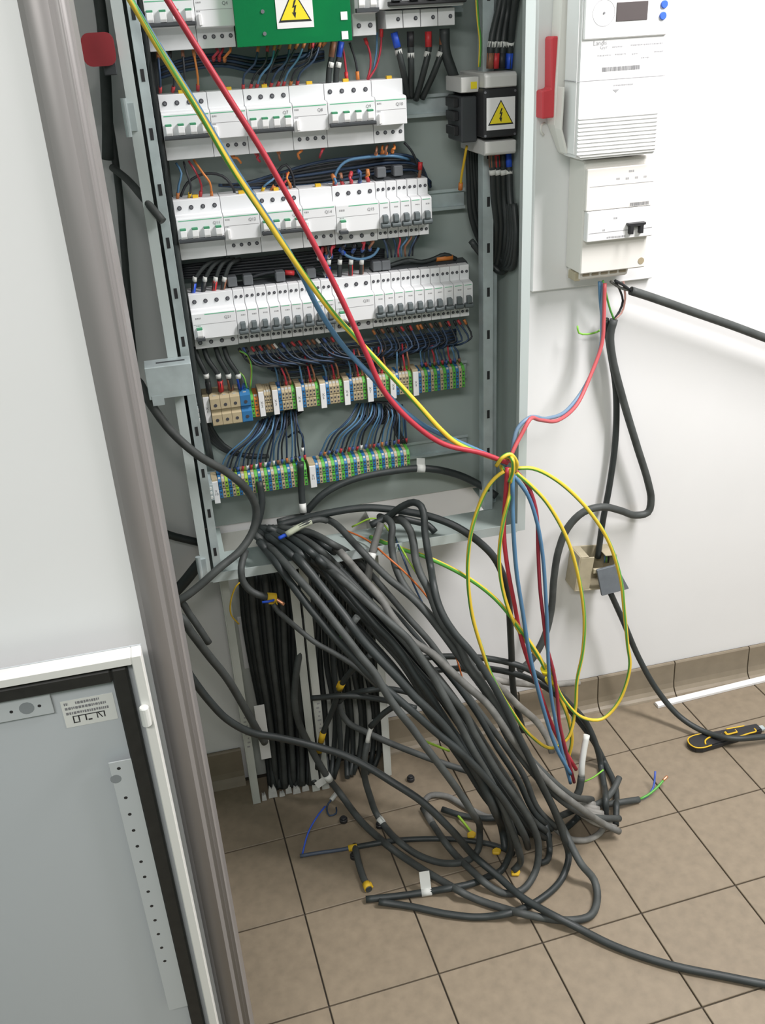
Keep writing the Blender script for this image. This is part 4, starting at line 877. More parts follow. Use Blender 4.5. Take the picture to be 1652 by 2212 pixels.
def relax(n_it=14):
    """push crossing cables apart along the line of sight so that none runs through another"""
    from mathutils import kdtree
    ids = []; idx = []; P = []; Rr = []
    for c, d in CABS.items():
        for i, p in enumerate(d['S']): ids.append(c); idx.append(i); P.append(p.copy()); Rr.append(d['r'])
    N = len(P); D = [(p - CAM).normalized() for p in P]
    for it in range(n_it):
        kd = kdtree.KDTree(N)
        for i, p in enumerate(P): kd.insert(p, i)
        kd.balance(); mv = [0.0] * N; hit = 0
        for i in range(N):
            for _, j, dist in kd.find_range(P[i], Rr[i] + 0.0085):
                if j <= i or (ids[i] == ids[j] and abs(idx[i] - idx[j]) < 9): continue
                need = Rr[i] + Rr[j] + 0.0004
                if dist >= need: continue
                df = P[j] - P[i]; s_ = df.dot(D[i]); l2 = max(0.0, dist * dist - s_ * s_); want = math.sqrt(max(0.0, need * need - l2)) - abs(s_)
                if want <= 0: continue
                sg = 1 if (s_ > 0 or (s_ == 0 and i < j)) else -1; hit += 1
                wi = 0.5; lowj = P[j if sg > 0 else i].z < Rr[j] + 0.003
                if lowj: wi = 1.0 if sg > 0 else 0.0
                a_ = -sg * want * wi * 0.8; b_ = sg * want * (1 - wi) * 0.8
                if abs(a_) > abs(mv[i]): mv[i] = a_
                if abs(b_) > abs(mv[j]): mv[j] = b_
        if not hit: break
        k0 = 0
        for c, d in CABS.items():
            n = len(d['S']); w_ = mv[k0:k0 + n]
            for _ in range(2): w_ = [max(w_[q], .55 * w_[max(q - 1, 0)], .55 * w_[min(q + 1, n - 1)], key=abs) for q in range(n)]
            for _ in range(2): w_ = [(w_[max(q - 1, 0)] + 2 * w_[q] + w_[min(q + 1, n - 1)]) / 4 for q in range(n)]
            for q in range(n):
                i = k0 + q; p = P[i] + D[i] * w_[q]; zm = Rr[i] + 0.0004
                if p.z < zm: p = p + D[i] * ((zm - p.z) / D[i].z)
                if p.y > -0.0075 - Rr[i] and w_[q] > 0: p = P[i]
                P[i] = p
            k0 += n
    k0 = 0
    for c, d in CABS.items():
        n = len(d['S']); d['S'] = P[k0:k0 + n]; k0 += n
def finish():
    relax()
    for c, d in CABS.items():
        me, base, S = tubemesh(d['name'], d['S'], d['r'], d['m'], sides=d['sides'], smoothpath=False, **d['k'])
        d['o'] = tag(put(d['name'], me, base), d['label'], d['cat'], d['group'])
    for f in QUEUE: f()
def near(key, u, v):
    S = CABS[key]['S']; best = None
    for i in range(len(S) - 1):
        d = CR.transposed() @ (S[i] - CAM); uu, vv = 826 + FPX * d.x / -d.z, 1106 - FPX * d.y / -d.z
        e = (uu - u) ** 2 + (vv - v) ** 2
        if best is None or e < best[0]: best = (e, i)
    i = best[1]; return S[i], (S[i + 1] - S[i]).normalized()
def wrap(*a, **k): QUEUE.append(lambda: wrap_(*a, **k))
def core(*a, **k): QUEUE.append(lambda: core_(*a, **k))
def wrap_(key, u, v, L, r, m, name='tape_wrap', flag=0.0, fdir=(0.3, -0.2, -0.9)):
    o = CABS[key]['o']
    p, d = near(key, u, v); a, b = p - d * L / 2, p + d * L / 2
    me, bs, _ = tubemesh(name, [a, b], r, m, sides=12, smoothpath=False); put(name, me, bs - o.location, o)
    if flag:
        f = Vector(fdir).normalized() * flag; q = d * (L / 2); mb_ = MB()
        pts = [p - q, p + q, p + q + f, p - q + f]; n_ = (q.cross(f)).normalized() * 0.0006
        mb_.v = [tuple(x - o.location) for x in pts] + [tuple(x + n_ - o.location) for x in pts]
        for ff in ((0, 1, 2, 3), (7, 6, 5, 4), (0, 4, 5, 1), (1, 5, 6, 2), (2, 6, 7, 3), (3, 7, 4, 0)): mb_.f.append(ff); mb_.m.append(0)
        put('tape_flag', mb_.mesh('tape_flag', m), (0, 0, 0), o)
def core_(key, pts, r, m, name='bare_core', off=0.0, **k):
    o = CABS[key]['o']; P = [P3(q, r, off) for q in pts]
    S = CABS[key]['S']   # start on the cable itself
    e0 = min((S[0], S[-1]), key=lambda p: (p - P[0]).length); e1 = min((S[0], S[-1]), key=lambda p: (p - P[-1]).length)
    if (e0 - P[0]).length < 0.02: P[0] = e0
    elif (e1 - P[-1]).length < 0.02: P[-1] = e1
    me, b, _ = tubemesh(name, P, r, m, sides=8, **k); return put(name, me, b - o.location, o)
GB = 'black cables spilling over the cabinet lip'
BL = 'black cable in the thick bundle spilling from the cabinet foot to the floor'
# strands that can be followed
A_ = cable('black cable that arches above the cabinet lip then loops wide over the floor tiles', [(800, 1135), (838, 1116, -0.15), (865, 1096, -0.165), (893, 1085, -0.18), (909, 1093, -0.195), (916, 1116, -0.21), (917, 1142, -0.22), (922, 1180, -0.235), (930, 1225, -0.25), (936, 1262), (945, 1300), (960, 1335), (985, 1372), (1010, 1400), (1040, 1440), (1070, 1488), (1100, 1546), (1125, 1600), (1141, 1632), (1165, 1685), (1196, 1749), (1218, 1810), (1228, 1854, 0.03), (1212, 1900, 'f'), (1163, 1945, 'f'), (1109, 1970, 'f'), (1036, 1981, 'f'), (963, 1974, 'f'), (891, 1959, 'f'), (818, 1948, 'f')], 0.0066, CABLE, off=-0.03)
B_ = cable('dusty grey-black cable making the outermost loop on the floor and rising into the trunking', [(853, 1122, -0.15), (871, 1127, -0.18), (885, 1145, -0.20), (893, 1174, -0.215), (898, 1211), (909, 1243), (922, 1267), (933, 1294), (947, 1331), (965, 1360), (989, 1389), (1012, 1438), (1041, 1475), (1070, 1520), (1105, 1580), (1145, 1650), (1185, 1725), (1221, 1800), (1254, 1865, 0.05), (1283, 1901, 0.02), (1290, 1938, 'f'), (1276, 1977, 'f'), (1236, 1988, 'f'), (1163, 1981, 'f'), (1090, 1963, 'f'), (1018, 1938, 'f'), (963, 1908, 'f'), (909, 1876, 'f'), (855, 1840, 'f'), (818, 1810, 'f'), (778, 1772, 'f'), (733, 1712, 0.03), (703, 1672, -0.14), (666, 1606, -0.12), (642, 1551, -0.115), (636, 1506, -0.11), (640, 1450, -0.10), (648, 1400, -0.085), (650, 1330, -0.07)], 0.0072, CABLED, off=-0.015)
cable('faded black cable bending sharply over the lip then running to the pale cut ends', [(820, 1116, -0.12), (840, 1124, -0.16), (847, 1140, -0.19), (845, 1171), (849, 1203), (860, 1240), (876, 1269), (896, 1294), (922, 1321), (947, 1349), (974, 1378), (1000, 1410), (1035, 1465), (1065, 1525), (1095, 1590), (1135, 1650), (1180, 1700), (1235, 1745), (1287, 1766, 0.045), (1338, 1768, 0.022)], 0.0066, CABLED, off=0.0)
cable('dusty cable running from the back of the cabinet floor to the pale cut ends', [(600, 1128), (640, 1118, -0.06), (685, 1116, -0.08), (713, 1125, -0.11), (734, 1140, -0.15), (756, 1164), (778, 1187), (803, 1214), (820, 1231), (842, 1252), (867, 1272), (893, 1294), (922, 1325), (943, 1352), (965, 1381), (1000, 1430), (1045, 1490), (1085, 1555), (1127, 1618), (1181, 1676), (1229, 1716), (1278, 1727, 0.045)], 0.0066, CABLED, off=-0.01)
cable('dusty grey cable lying uppermost across the bundle to the pale cut ends', [(640, 1140), (676, 1153), (713, 1173), (742, 1200), (767, 1229), (794, 1260), (822, 1292), (845, 1329), (872, 1363), (894, 1387), (935, 1413), (974, 1450), (1012, 1485), (1051, 1519), (1095, 1580), (1140, 1640), (1195, 1700), (1262, 1752), (1310, 1783, 0.035), (1337, 1796, 0.014)], 0.0068, CABLEG, off=-0.02)
F_ = cable('black cable from the bundle turning left on the floor with a white paper tag', [(600, 1148), (640, 1158), (667, 1182), (691, 1211), (716, 1236), (742, 1265), (767, 1298), (791, 1325), (814, 1352), (842, 1380), (873, 1419), (896, 1457), (923, 1494), (947, 1531), (975, 1575), (1015, 1640), (1055, 1700), (1085, 1750), (1101, 1800), (1101, 1843, 0.04), (1083, 1880, 'f'), (1054, 1894, 'f'), (1018, 1909, 'f'), (945, 1923, 'f'), (872, 1934, 'f'), (790, 1943, 'f')], 0.0066, CABLE, off=-0.02)
cable(BL, [(585, 1150), (620, 1163), (655, 1185), (700, 1222), (750, 1262), (800, 1308), (845, 1348), (881, 1380), (904, 1413), (927, 1448), (950, 1488), (974, 1531), (997, 1574), (1020, 1618), (1051, 1671), (1078, 1725), (1105, 1790), (1120, 1836), (1122, 1866, 0.02), (1108, 1882, 'f')], 0.0068, CABLED, GB, off=-0.035)
H_ = cable('black cable of the bundle whose floor loop doubles back under a pale paper tag', [(560, 1150), (600, 1160), (650, 1182), (700, 1212), (750, 1256), (800, 1305), (850, 1358), (900, 1415), (945, 1469), (974, 1504), (1003, 1539), (1022, 1580), (1045, 1620), (1075, 1670), (1115, 1727), (1149, 1781), (1163, 1829), (1156, 1883, 0.02), (1127, 1923, 'f'), (1090, 1930, 'f'), (1054, 1912, 'f'), (1018, 1880, 'f'), (974, 1836, 'f'), (938, 1785, 'f'), (913, 1745, 'f')], 0.0070, CABLED, off=-0.025)
I_ = cable('faded cable crossing before the bundle and looping up to a white stripped end', [(550, 1155), (575, 1175), (605, 1205), (640, 1245), (680, 1290), (715, 1335), (750, 1380), (780, 1419), (809, 1454), (838, 1504), (863, 1539), (888, 1570), (916, 1609), (945, 1647), (974, 1686), (993, 1713), (1018, 1752), (1036, 1796, 0.06), (1032, 1836, 0.02), (1011, 1858, 'f'), (963, 1865, 'f'), (909, 1850, 'f'), (865, 1821, 'f'), (836, 1792, 'f'), (812, 1756, 0.02), (800, 1723, 0.06), (788, 1681, 0.11), (787, 1642, 0.16), (793, 1605, 0.19)], 0.0068, CABLED, off=-0.055)
core(I_, [(793, 1606, 0.19), (797, 1585, 0.21), (808, 1557, 0.235)], 0.0048, WTAPE, 'stripped_end')
cable(BL, [(555, 1150), (590, 1165), (625, 1190), (660, 1225), (700, 1275), (740, 1325), (780, 1380), (819, 1423), (857, 1463), (896, 1506), (927, 1535), (960, 1570), (1000, 1625), (1040, 1690), (1065, 1745), (1085, 1795, 0.05), (1092, 1838, 0.02)], 0.0076, CABLE, GB, off=-0.04)
cable(BL, [(560, 1170), (590, 1208), (630, 1262), (670, 1314), (720, 1374), (770, 1427), (815, 1473), (857, 1508), (900, 1545), (945, 1585), (993, 1624), (1030, 1660), (1070, 1705), (1105, 1755), (1130, 1800), (1140, 1830, 0.02)], 0.0068, CABLE, GB, off=-0.045)
# further strands filling the depth of the bundle
for k, (du, dv, of, rr, mm) in enumerate(((8, -14, 0.02, .0064, CABLE), (-6, 14, 0.015, .0066, CABLE), (22, -4, 0.03, .0064, CABLED), (-22, 6, 0.03, .0066, CABLE), (34, -20, 0.045, .0060, CABLE), (-34, 22, 0.04, .0064, CABLE), (2, 2, 0.05, .0066, CABLE), (46, -30, 0.06, .006, CABLED), (14, 26, -0.01, .0062, CABLE), (-14, -16, 0.035, .0062, CABLE))):
    sp = R.uniform(-10, 10)
    cable(BL, [(575 + du * .6, 1140), (620 + du, 1158 + dv * .3), (670 + du, 1192 + dv * .6), (720 + du + sp, 1240 + dv), (775 + du + sp, 1300 + dv), (830 + du, 1358 + dv), (885 + du, 1420 + dv), (940 + du - sp, 1490 + dv), (990 + du - sp, 1560 + dv), (1040 + du, 1635 + dv), (1085 + du, 1705 + dv), (1125 + du * .8, 1765 + dv * .6), (1165 + du * .8, 1800 + dv * .4, 0.02 + 0.005 * (k % 3))], rr, mm, GB, off=of, lift=0.004 * (k % 4))
# gray pipe-like and black cables behind
for k, pts in enumerate(([(880, 1425, -0.12), (955, 1418, -0.12), (1050, 1422, -0.14), (1127, 1440, -0.16), (1178, 1469, -0.17), (1225, 1515, -0.17), (1265, 1560, -0.18), (1290, 1618, -0.20), (1301, 1676, -0.215), (1308, 1730, 0.04), (1308, 1764, 'f')],
                        [(880, 1455, -0.11), (970, 1445, -0.11), (1060, 1445, -0.13), (1140, 1465, -0.15), (1200, 1500, -0.155), (1240, 1545, -0.16), (1283, 1603, -0.18), (1309, 1654, -0.20), (1326, 1690, -0.205), (1331, 1750, 0.02), (1330, 1783, 'f')])):
    cable('black cable running behind the bundle then dropping to the floor by the pale cut ends', pts, 0.0066, CABLE, 'black cables dropping by the pale cut ends')
cable('stiff grey cable lying along the plinth behind the red and blue wires', [(990, 1440, -0.09), (1069, 1468, -0.075), (1120, 1476, -0.06), (1181, 1479, -0.05), (1250, 1474, -0.04)], 0.0075, PALE)
cable('pale grey cable slanting down behind the green and yellow loop', [(1040, 1450, -0.18), (1085, 1490, -0.19), (1120, 1525, -0.20), (1160, 1560, -0.21), (1185, 1600, -0.23), (1192, 1625, -0.24)], 0.0075, PALE)
cable('dusty grey cable hooked into a U on the tiles beyond the pale cut ends', [(1180, 1770, 0.04), (1205, 1795, 0.015), (1225, 1810, 'f'), (1262, 1815, 'f'), (1295, 1800, 'f'), (1310, 1770, 'f')], 0.0062, PALE)
cable('short black cable end hooked back on the tiles', [(1176, 1775, 0.05), (1184, 1805, 0.03), (1187, 1836, 'f'), (1180, 1860, 'f'), (1165, 1864, 'f')], 0.0062, CABLE)
cable('short black cable stub poking from under the pale cut ends', [(1252, 1760, 0.03), (1238, 1775, 'f'), (1215, 1795, 'f')], 0.0066, CABLE)
cable('black cable lying straight on the tiles behind the loops', [(955, 1748, 'f'), (1000, 1762, 'f'), (1050, 1768, 'f'), (1110, 1768, 'f'), (1150, 1800, 'f'), (1192, 1808, 'f')], 0.0064, CABLE)
cable('faded cable curving on the tiles from a pale taped end', [(915, 1732, 'f'), (930, 1718, 'f'), (965, 1720, 'f'), (1010, 1745, 'f'), (1055, 1765, 'f'), (1075, 1764, 'f')], 0.0064, CABLEG)
# pale cut ends cluster
T_ = cable('short grey cable stub wrapped in white tape standing up by the pale cut ends', [(1242, 1725, 0.02), (1250, 1709, 0.035), (1256, 1676, 0.07)], 0.0078, CABLED); core(T_, [(1255, 1680, 0.068), (1256, 1660, 0.09), (1260, 1625, 0.125), (1267, 1588, 0.16)], 0.0068, WTAPE, 'white_tape')
U_ = cable('grey cable on the tiles ending in bared green and blue cores', [(1205, 1765, 0.03), (1255, 1745, 0.02), (1320, 1736, 'f'), (1380, 1727, 'f')], 0.0068, CABLED)
core(U_, [(1378, 1727, 0.008), (1398, 1718, 0.012), (1418, 1702, 0.018), (1434, 1684, 0.026)], 0.0026, WGRN, 'green_core'); core(U_, [(1432, 1686, 0.025), (1441, 1677, 0.029)], 0.0032, COPPER, 'copper_tip')
core(U_, [(1378, 1730, 0.006), (1398, 1720, 0.008), (1411, 1700, 0.016), (1415, 1666, 0.04)], 0.0022, mat('bright_blue_core', (0.05, 0.10, 0.42), 0.5), 'blue_core')
for k in range(6):
    a = [(1125 + k * 9, 1625 + k * 14, 0.185 - k * 0.012), (1165 + k * 10, 1665 + k * 12, 0.150 - k * 0.010), (1210 + k * 9, 1702 + k * 11, 0.105 - k * 0.008), (1250 + k * 8, 1728 + k * 10, 0.060 - k * 0.006), (1283 + k * 9, 1738 + k * 10, 0.045 - k * 0.005)]
    cable('pale dusty cable end with cut sheath in the cluster on the tiles', a, 0.0066, PALE, 'pale dusty cable ends')
cable('short grey cable crossing over the pale cut ends', [(1262, 1745, 0.03), (1300, 1732, 0.034), (1325, 1705, 0.036), (1337, 1680, 0.04)], 0.0068, CABLED)
for pts in ([(1258, 1690, 0.04), (1280, 1680, 0.05), (1303, 1663, 0.06)],):
    cable('thin bright green wire sticking out beside the white taped stub', pts, 0.0018, mat('bright_green_wire', (0.22, 0.52, 0.06), 0.5), name='loose_wire', cat='wire', sides=6)
# cables from behind the jamb on the left
C1 = cable('black cable from behind the jamb curving across the X10 terminals and back out left', [('w', -1.30, -0.012, 1.30), ('w', -1.12, -0.05, 1.08), (290, 815, -0.20), (325, 872, -0.22), (370, 932, -0.225), (430, 985, -0.225), (490, 1020, -0.21), (535, 1060, -0.19), (553, 1100, -0.18), (547, 1145, -0.185), (520, 1188, -0.20), (475, 1226, -0.225), (430, 1266, -0.235), (392, 1294, -0.24), (350, 1310, -0.22), ('w', -1.12, -0.08, 0.50), ('w', -1.30, -0.02, 0.42)], 0.0070, CABLED)
cable('black cable hanging straight inside the cabinet beside the curving one', [(560, 1040, -0.06), (566, 1085, -0.07), (560, 1120, -0.08), (550, 1150, -0.10)], 0.0064, CABLE)
cable('thick black cable coming round the cabinet foot from behind on the left', [('w', -1.15, -0.02, 0.30), ('w', -1.0, -0.04, 0.44), (360, 1300, -0.05), (400, 1255, -0.05), (435, 1212, -0.05), (470, 1180, -0.05)], 0.0110, CABLE)
cable('black cable end reaching left from behind the cabinet side', [('w', -1.2, -0.015, 0.66), (340, 1150, -0.02), (380, 1160, -0.02), (430, 1172, -0.02)], 0.0075, CABLE)
o = cable('short black cable stub poking out beside the jamb above the plinth', [('w', -1.22, -0.05, 0.72), ('w', -1.08, -0.15, 0.66), (380, 1290, -0.22), (410, 1328, -0.22), (432, 1360, -0.22), (451, 1389, -0.22)], 0.0062, CABLED)
o = cable('grey cable stub slanting down in front of the fuller trunking', [('w', -1.25, -0.10, 0.66), ('w', -1.1, -0.22, 0.62), (385, 1330, -0.30), (412, 1365, -0.30), (450, 1415, -0.29), (490, 1465, -0.28), (530, 1532, -0.26), (557, 1580, -0.25), (572, 1604, -0.245)], 0.0072, CABLED)
LONG = cable('long black cable from behind the jamb crossing the trunkings and running off over the tiles', [('w', -1.30, -0.06, 0.62), ('w', -1.12, -0.20, 0.55), (380, 1410, -0.30), (410, 1458, -0.30), (450, 1512, -0.29), (492, 1555, -0.285), (545, 1583, -0.28), (600, 1593, -0.28), (680, 1612, -0.29), (740, 1630, -0.31), (800, 1660, -0.34), (848, 1690, -0.37), (909, 1730, -0.40), (974, 1792, -0.43), (1025, 1850, 0.05), (1072, 1890, 0.025), (1127, 1938, 0.022), (1181, 1970, 0.02), (1236, 1998, 0.012), (1330, 2045, 'f'), (1450, 2085, 'f'), (1560, 2108, 'f'), (1652, 2126, 'f'), (1800, 2150, 'f')], 0.0070, CABLE)
# inside the cabinet bottom
o = cable('black cable hanging from the lowest terminal row with a white tag', [(649, 1000, -0.06), (650, 1040, -0.06), (652, 1075, -0.065), (655, 1108, -0.07)], 0.0064, CABLE); wrap(o, 655, 1098, 0.018, 0.0068, WTAPE)
o = cable('black cable arching along the cabinet foot with a white label clip', [(655, 1112, -0.06), (700, 1066, -0.06), (760, 1036, -0.06), (850, 1017, -0.06), (920, 1012, -0.065), (990, 1026, -0.075), (1050, 1056, -0.09), (1072, 1072, -0.10)], 0.0072, CABLE); wrap(o, 906, 1013, 0.016, 0.0082, WTAPE, 'label_clip', 0.022, (0.02, -0.05, 1))
o = cable('black cable sweeping right over the cabinet lip and down to the plinth', [(600, 1135, -0.10), (640, 1125, -0.10), (700, 1110, -0.11), (790, 1097, -0.12), (870, 1104, -0.14), (940, 1119, -0.17), (1000, 1146, -0.20), (1060, 1195, -0.22), (1085, 1240, -0.22), (1098, 1300, -0.20), (1104, 1400, -0.16), (1110, 1500, -0.12), (1130, 1580, -0.13)], 0.0070, CABLE)
cable('short black cable curving behind the arched one at the cabinet lip', [(860, 1118, -0.16), (890, 1125, -0.165), (925, 1135, -0.17), (940, 1150, -0.18)], 0.0062, CABLE)
o = cable('grey cable stub with a white ring leaning on the bundle', [(793, 1258, -0.235), (800, 1215, -0.225), (805, 1190, -0.215), (815, 1155, -0.20), (823, 1130, -0.19)], 0.0068, CABLEG); wrap(o, 804, 1198, 0.014, 0.0074, WTAPE)
o = cable('short grey cable stub with a green end lying on the bundle', [(772, 1332, -0.335), (757, 1352, -0.335), (744, 1370, -0.335)], 0.0062, CABLED); core(o, [(746, 1367, -0.335), (738, 1378, -0.335)], 0.0052, WGRN, 'green_end')
o = cable('stripped cable end with pale wrapping and a blue tip on top of the bundle', [(705, 1125, -0.185), (690, 1122, -0.19), (671, 1126, -0.195), (645, 1139, -0.20)], 0.0055, CABLED); core(o, [(672, 1126, -0.195), (645, 1139, -0.2), (618, 1155, -0.205)], 0.0058, mat('pale_green_wrap', (0.42, 0.45, 0.34), 0.6), 'pale_wrap'); core(o, [(620, 1154, -0.205), (602, 1163, -0.205)], 0.0035, BLUE, 'blue_tip')
o = cable('grey cable stub with yellow tape and a blue core below the cabinet lip', [(530, 1190, -0.20), (521, 1225, -0.225), (525, 1256, -0.23), (545, 1279, -0.235), (580, 1290, -0.24), (592, 1291, -0.24)], 0.0062, CABLED); wrap(o, 590, 1291, 0.016, 0.0085, YTAPE, 'tape_wrap', 0.014, (0.1, -0.1, -1)); core(o, [(566, 1301, -0.25), (590, 1297, -0.25), (612, 1294, -0.25)], 0.0022, BLUE, 'blue_core'); core(o, [(607, 1298, -0.25), (614, 1306, -0.25)], 0.003, COPPER, 'copper_tip')
cable('thin black cable running from the yellow taped stub into the bundle', [(590, 1304, -0.24), (600, 1320, -0.245), (612, 1331, -0.25), (648, 1362, -0.26), (684, 1390, -0.275), (724, 1412, -0.29), (770, 1442, -0.31), (815, 1482, -0.32)], 0.0048, CABLED)
cable('thin yellow wire curling over the edge of the fuller trunking', [(522, 1255, -0.21), (510, 1266, -0.21), (498, 1300, -0.20), (499, 1328, -0.19), (516, 1348, -0.18)], 0.0014, YTAPE, name='loose_wire', cat='wire', sides=6)
# trunking cables
for k in range(16):
    u0 = 505 + k * 10; col = [CABLE, CABLE, CABLED][k % 3]; yy = -0.030 - 0.018 * (k % 3)
    cable('black cable running down inside the fuller trunking', [(u0 + 16, 1235, yy), (u0 + 22 + k * .6, 1330, yy), (u0 + 38 - k * .8, 1430, yy), (u0 + 58 - k * 2.2, 1530, yy), (u0 + 72 - k * 3.2, 1630, yy), (u0 + 80 - k * 3.8, 1705 - k * .8, 0.004)], 0.0064, col, 'black cables inside the fuller trunking', sides=8, step=0.03)
for k in range(9):
    u0 = 672 + k * 14; yy = -0.024 - 0.014 * (k % 3)
    cable('black cable running down inside the emptier trunking', [(u0 + 10, 1225 - k * 2, yy), (u0 + 14, 1330, yy), (u0 + 20, 1440, yy), (u0 + 30 + (k % 2) * 8, 1540, yy), (u0 + 34, 1630, yy), (u0 + 36 - (k % 3) * 8, 1688 - k * 3, 0.004)], 0.0060, CABLE, 'black cables inside the emptier trunking', sides=8, step=0.03)
o = cable('black cable with three yellow tapes between the two trunkings', [(800, 1415, -0.20), (762, 1446, -0.17), (736, 1482, -0.14), (719, 1532, -0.12), (698, 1583, -0.115), (688, 1632, -0.11), (686, 1660, -0.11)], 0.0060, CABLE)
wrap(o, 735, 1478, 0.022, 0.0068, YTAPE, 'tape_wrap', 0.012, (-0.5, -0.2, 0.6)); wrap(o, 697, 1588, 0.026, 0.0068, YTAPE); wrap(o, 689, 1618, 0.018, 0.0068, YTAPE)
cable('black cable lying level across the emptier trunking', [(672, 1508, -0.13), (700, 1506, -0.14), (730, 1503, -0.15), (783, 1505, -0.16), (847, 1516, -0.17), (900, 1530, -0.19)], 0.0058, CABLE)
cable('black cable bowed across the emptier trunking above the level one', [(733, 1515, -0.12), (748, 1502, -0.14), (790, 1492, -0.16), (840, 1488, -0.18), (900, 1500, -0.2)], 0.0058, CABLE)
cable('faded grey cable leaving the emptier trunking low to the right', [(736, 1510, -0.11), (734, 1528, -0.115), (751, 1560, -0.13), (794, 1583, -0.16), (847, 1607, -0.19), (900, 1628, -0.22), (960, 1650, -0.25), (1032, 1672, -0.28)], 0.0066, CABLED)
cable('faded cable slanting from the emptier trunking up to the bundle', [(800, 1570, -0.2), (830, 1540, -0.21), (870, 1515, -0.22)], 0.006, CABLE)
# tags
wrap(B_, 706, 1680, 0.018, 0.0086, WTAPE, 'white_tag', 0.030, (-0.75, -0.1, -0.35)); wrap(I_, 823, 1773, 0.014, 0.0080, WTAPE, 'white_tag', 0.012, (0.1, -0.1, 1)); wrap(F_, 925, 1926, 0.020, 0.0076, WTAPE, 'white_tag', 0.042, (0.02, 0.35, 0.9))
wrap(H_, 925, 1765, 0.03, 0.0076, CABLEG, 'grey_tape')
# floor bits on the left
o = cable('black cable lying across the tiles from a yellow taped end', [(762, 1831, 'f'), (800, 1824, 'f'), (860, 1815, 'f'), (960, 1812, 'f'), (1030, 1818, 'f'), (1080, 1830, 'f'), (1110, 1845, 'f')], 0.0056, CABLE); wrap(o, 764, 1831, 0.018, 0.0068, YTAPE); core(o, [(764, 1831, 0.0062), (720, 1838, 0.006), (690, 1842, 0.006), (648, 1849, 0.005)], 0.0038, mat('slate_core', (0.07, 0.09, 0.13), 0.5), 'grey_core'); core(o, [(652, 1849, 0.004), (665, 1800, 0.03), (684, 1765, 0.05), (702, 1742, 0.05)], 0.0018, BLUE, 'blue_core')
o = cable('short dusty cable stub on the tiles with yellow tape at its end', [(766, 1827, 'f'), (772, 1855, 'f'), (783, 1892, 'f'), (797, 1922, 'f')], 0.0068, CABLED); wrap(o, 797, 1921, 0.014, 0.0084, YTAPE, 'tape_wrap', 0.010, (1, 0, 0.2))
o = cable('small curl of dark wire with a white tag on the tiles near the trunking foot', [(720, 1722, 0.012), (706, 1742, 0.004), (712, 1762, 0.003), (726, 1757, 0.003), (726, 1744, 0.003)], 0.0018, WDBLUE, name='loose_wire', cat='wire', sides=6); wrap(o, 720, 1722, 0.016, 0.0050, WTAPE, 'white_tag', 0.012, (0.2, 0, 0.9))
for u, v, lab in ((887, 1683, 'small black round plug lying on the tiles right of the trunking foot'), (742, 1772, 'small black round plug lying alone below the emptier trunking'), (820, 1783, 'small black round plug lying under the white tagged cable'), (765, 1850, 'small black round plug lying by the yellow taped stub')):
    p = at(u, v, z=0.004); q = MB().cyl((0, 0, 0), 0.0085, 0.009, 'z', 16).cyl((0, 0, 0.009), 0.0062, 0.004, 'z', 16).mesh('rubber_plug', BLACK, 0.001); tag(put('rubber_plug', q, (p.x, p.y, 0.0005)), lab, 'plug')
for k, (pts, lab) in enumerate((([(985, 1757), (1000, 1775), (1020, 1800)], 'curl of yellow-green sheath between the floor loops, nearest the pale taped end'), ([(915, 1600), (945, 1612), (970, 1622)], 'yellow-green sheath scrap hanging between the bundle strands'))):
    P = [(u, v, 0.006) if k == 0 else (u, v, -0.30) for u, v in pts]; cable(lab, P, 0.0028, TYEL, name='sheath_scrap', cat='scrap', sides=6)
for u, v, lab in ((1072, 1838, 'crumpled yellow tape scrap on the tiles inside the loops'), (1113, 1884, 'crumpled yellow tape scrap on the tiles by the tagged cable'), (1018, 1812, 'crumpled yellow tape scrap on the black cable lying on the tiles')):
    p = at(u, v, z=0.006); q = MB().prof([(-0.010, -0.004), (0.004, -0.009), (0.011, 0.001), (0.005, 0.010), (-0.007, 0.006)], 0, 0.007, axis='z').mesh('tape_scrap', YTAPE, 0.002); tag(put('tape_scrap', q, (p.x, p.y, 0.001 if v != 1812 else 0.0135)), lab, 'tape scrap')

# ------------------------------------------------------------------ coloured wires hanging in front
YG = dict(sides=12, stripe=(0, 1, 6, 7), twist=7.0)
def yg(label, pts, r=0.0036, **k): return cable(label, pts, r, [WYEL, WGRN], name='earth_wire', cat='wire', **{**YG, **k})
Y0 = -0.245
def W(pts, y0=Y0, y1=None):
    n = len(pts); return [(q[0], q[1], (y0 + ((y1 if y1 is not None else y0) - y0) * i / (n - 1)) if len(q) < 3 else q[2]) for i, q in enumerate(pts)]
yg('green and yellow wire hanging diagonally across the cabinet from above to the knot', W([(262, -30), (281, 0), (345, 108), (430, 243), (500, 361), (560, 451), (620, 541), (680, 626), (724, 682), (775, 737), (850, 817), (900, 871), (950, 926), (985, 956), (1040, 980), (1085, 996)], -0.262, -0.262), 0.0042)
cable('red wire hanging diagonally across the cabinet from above to the knot', W([(345, -28), (362, 0), (430, 110), (500, 221), (560, 316), (620, 421), (680, 531), (740, 651), (790, 761), (830, 846), (900, 921), (960, 960), (1040, 979), (1096, 1000)], -0.275, -0.272), 0.0044, WRED, name='loose_wire', cat='wire')
cable('blue wire hanging diagonally across the cabinet behind the red one to the knot', W([(263, -30), (283, 1), (348, 108), (434, 243), (504, 361), (563, 449), (612, 525), (652, 595), (690, 671), (740, 746), (800, 811), (850, 866), (910, 916), (980, 950), (1060, 986), (1095, 1005)], -0.246, -0.255), 0.0042, WBLUE, name='loose_wire', cat='wire')
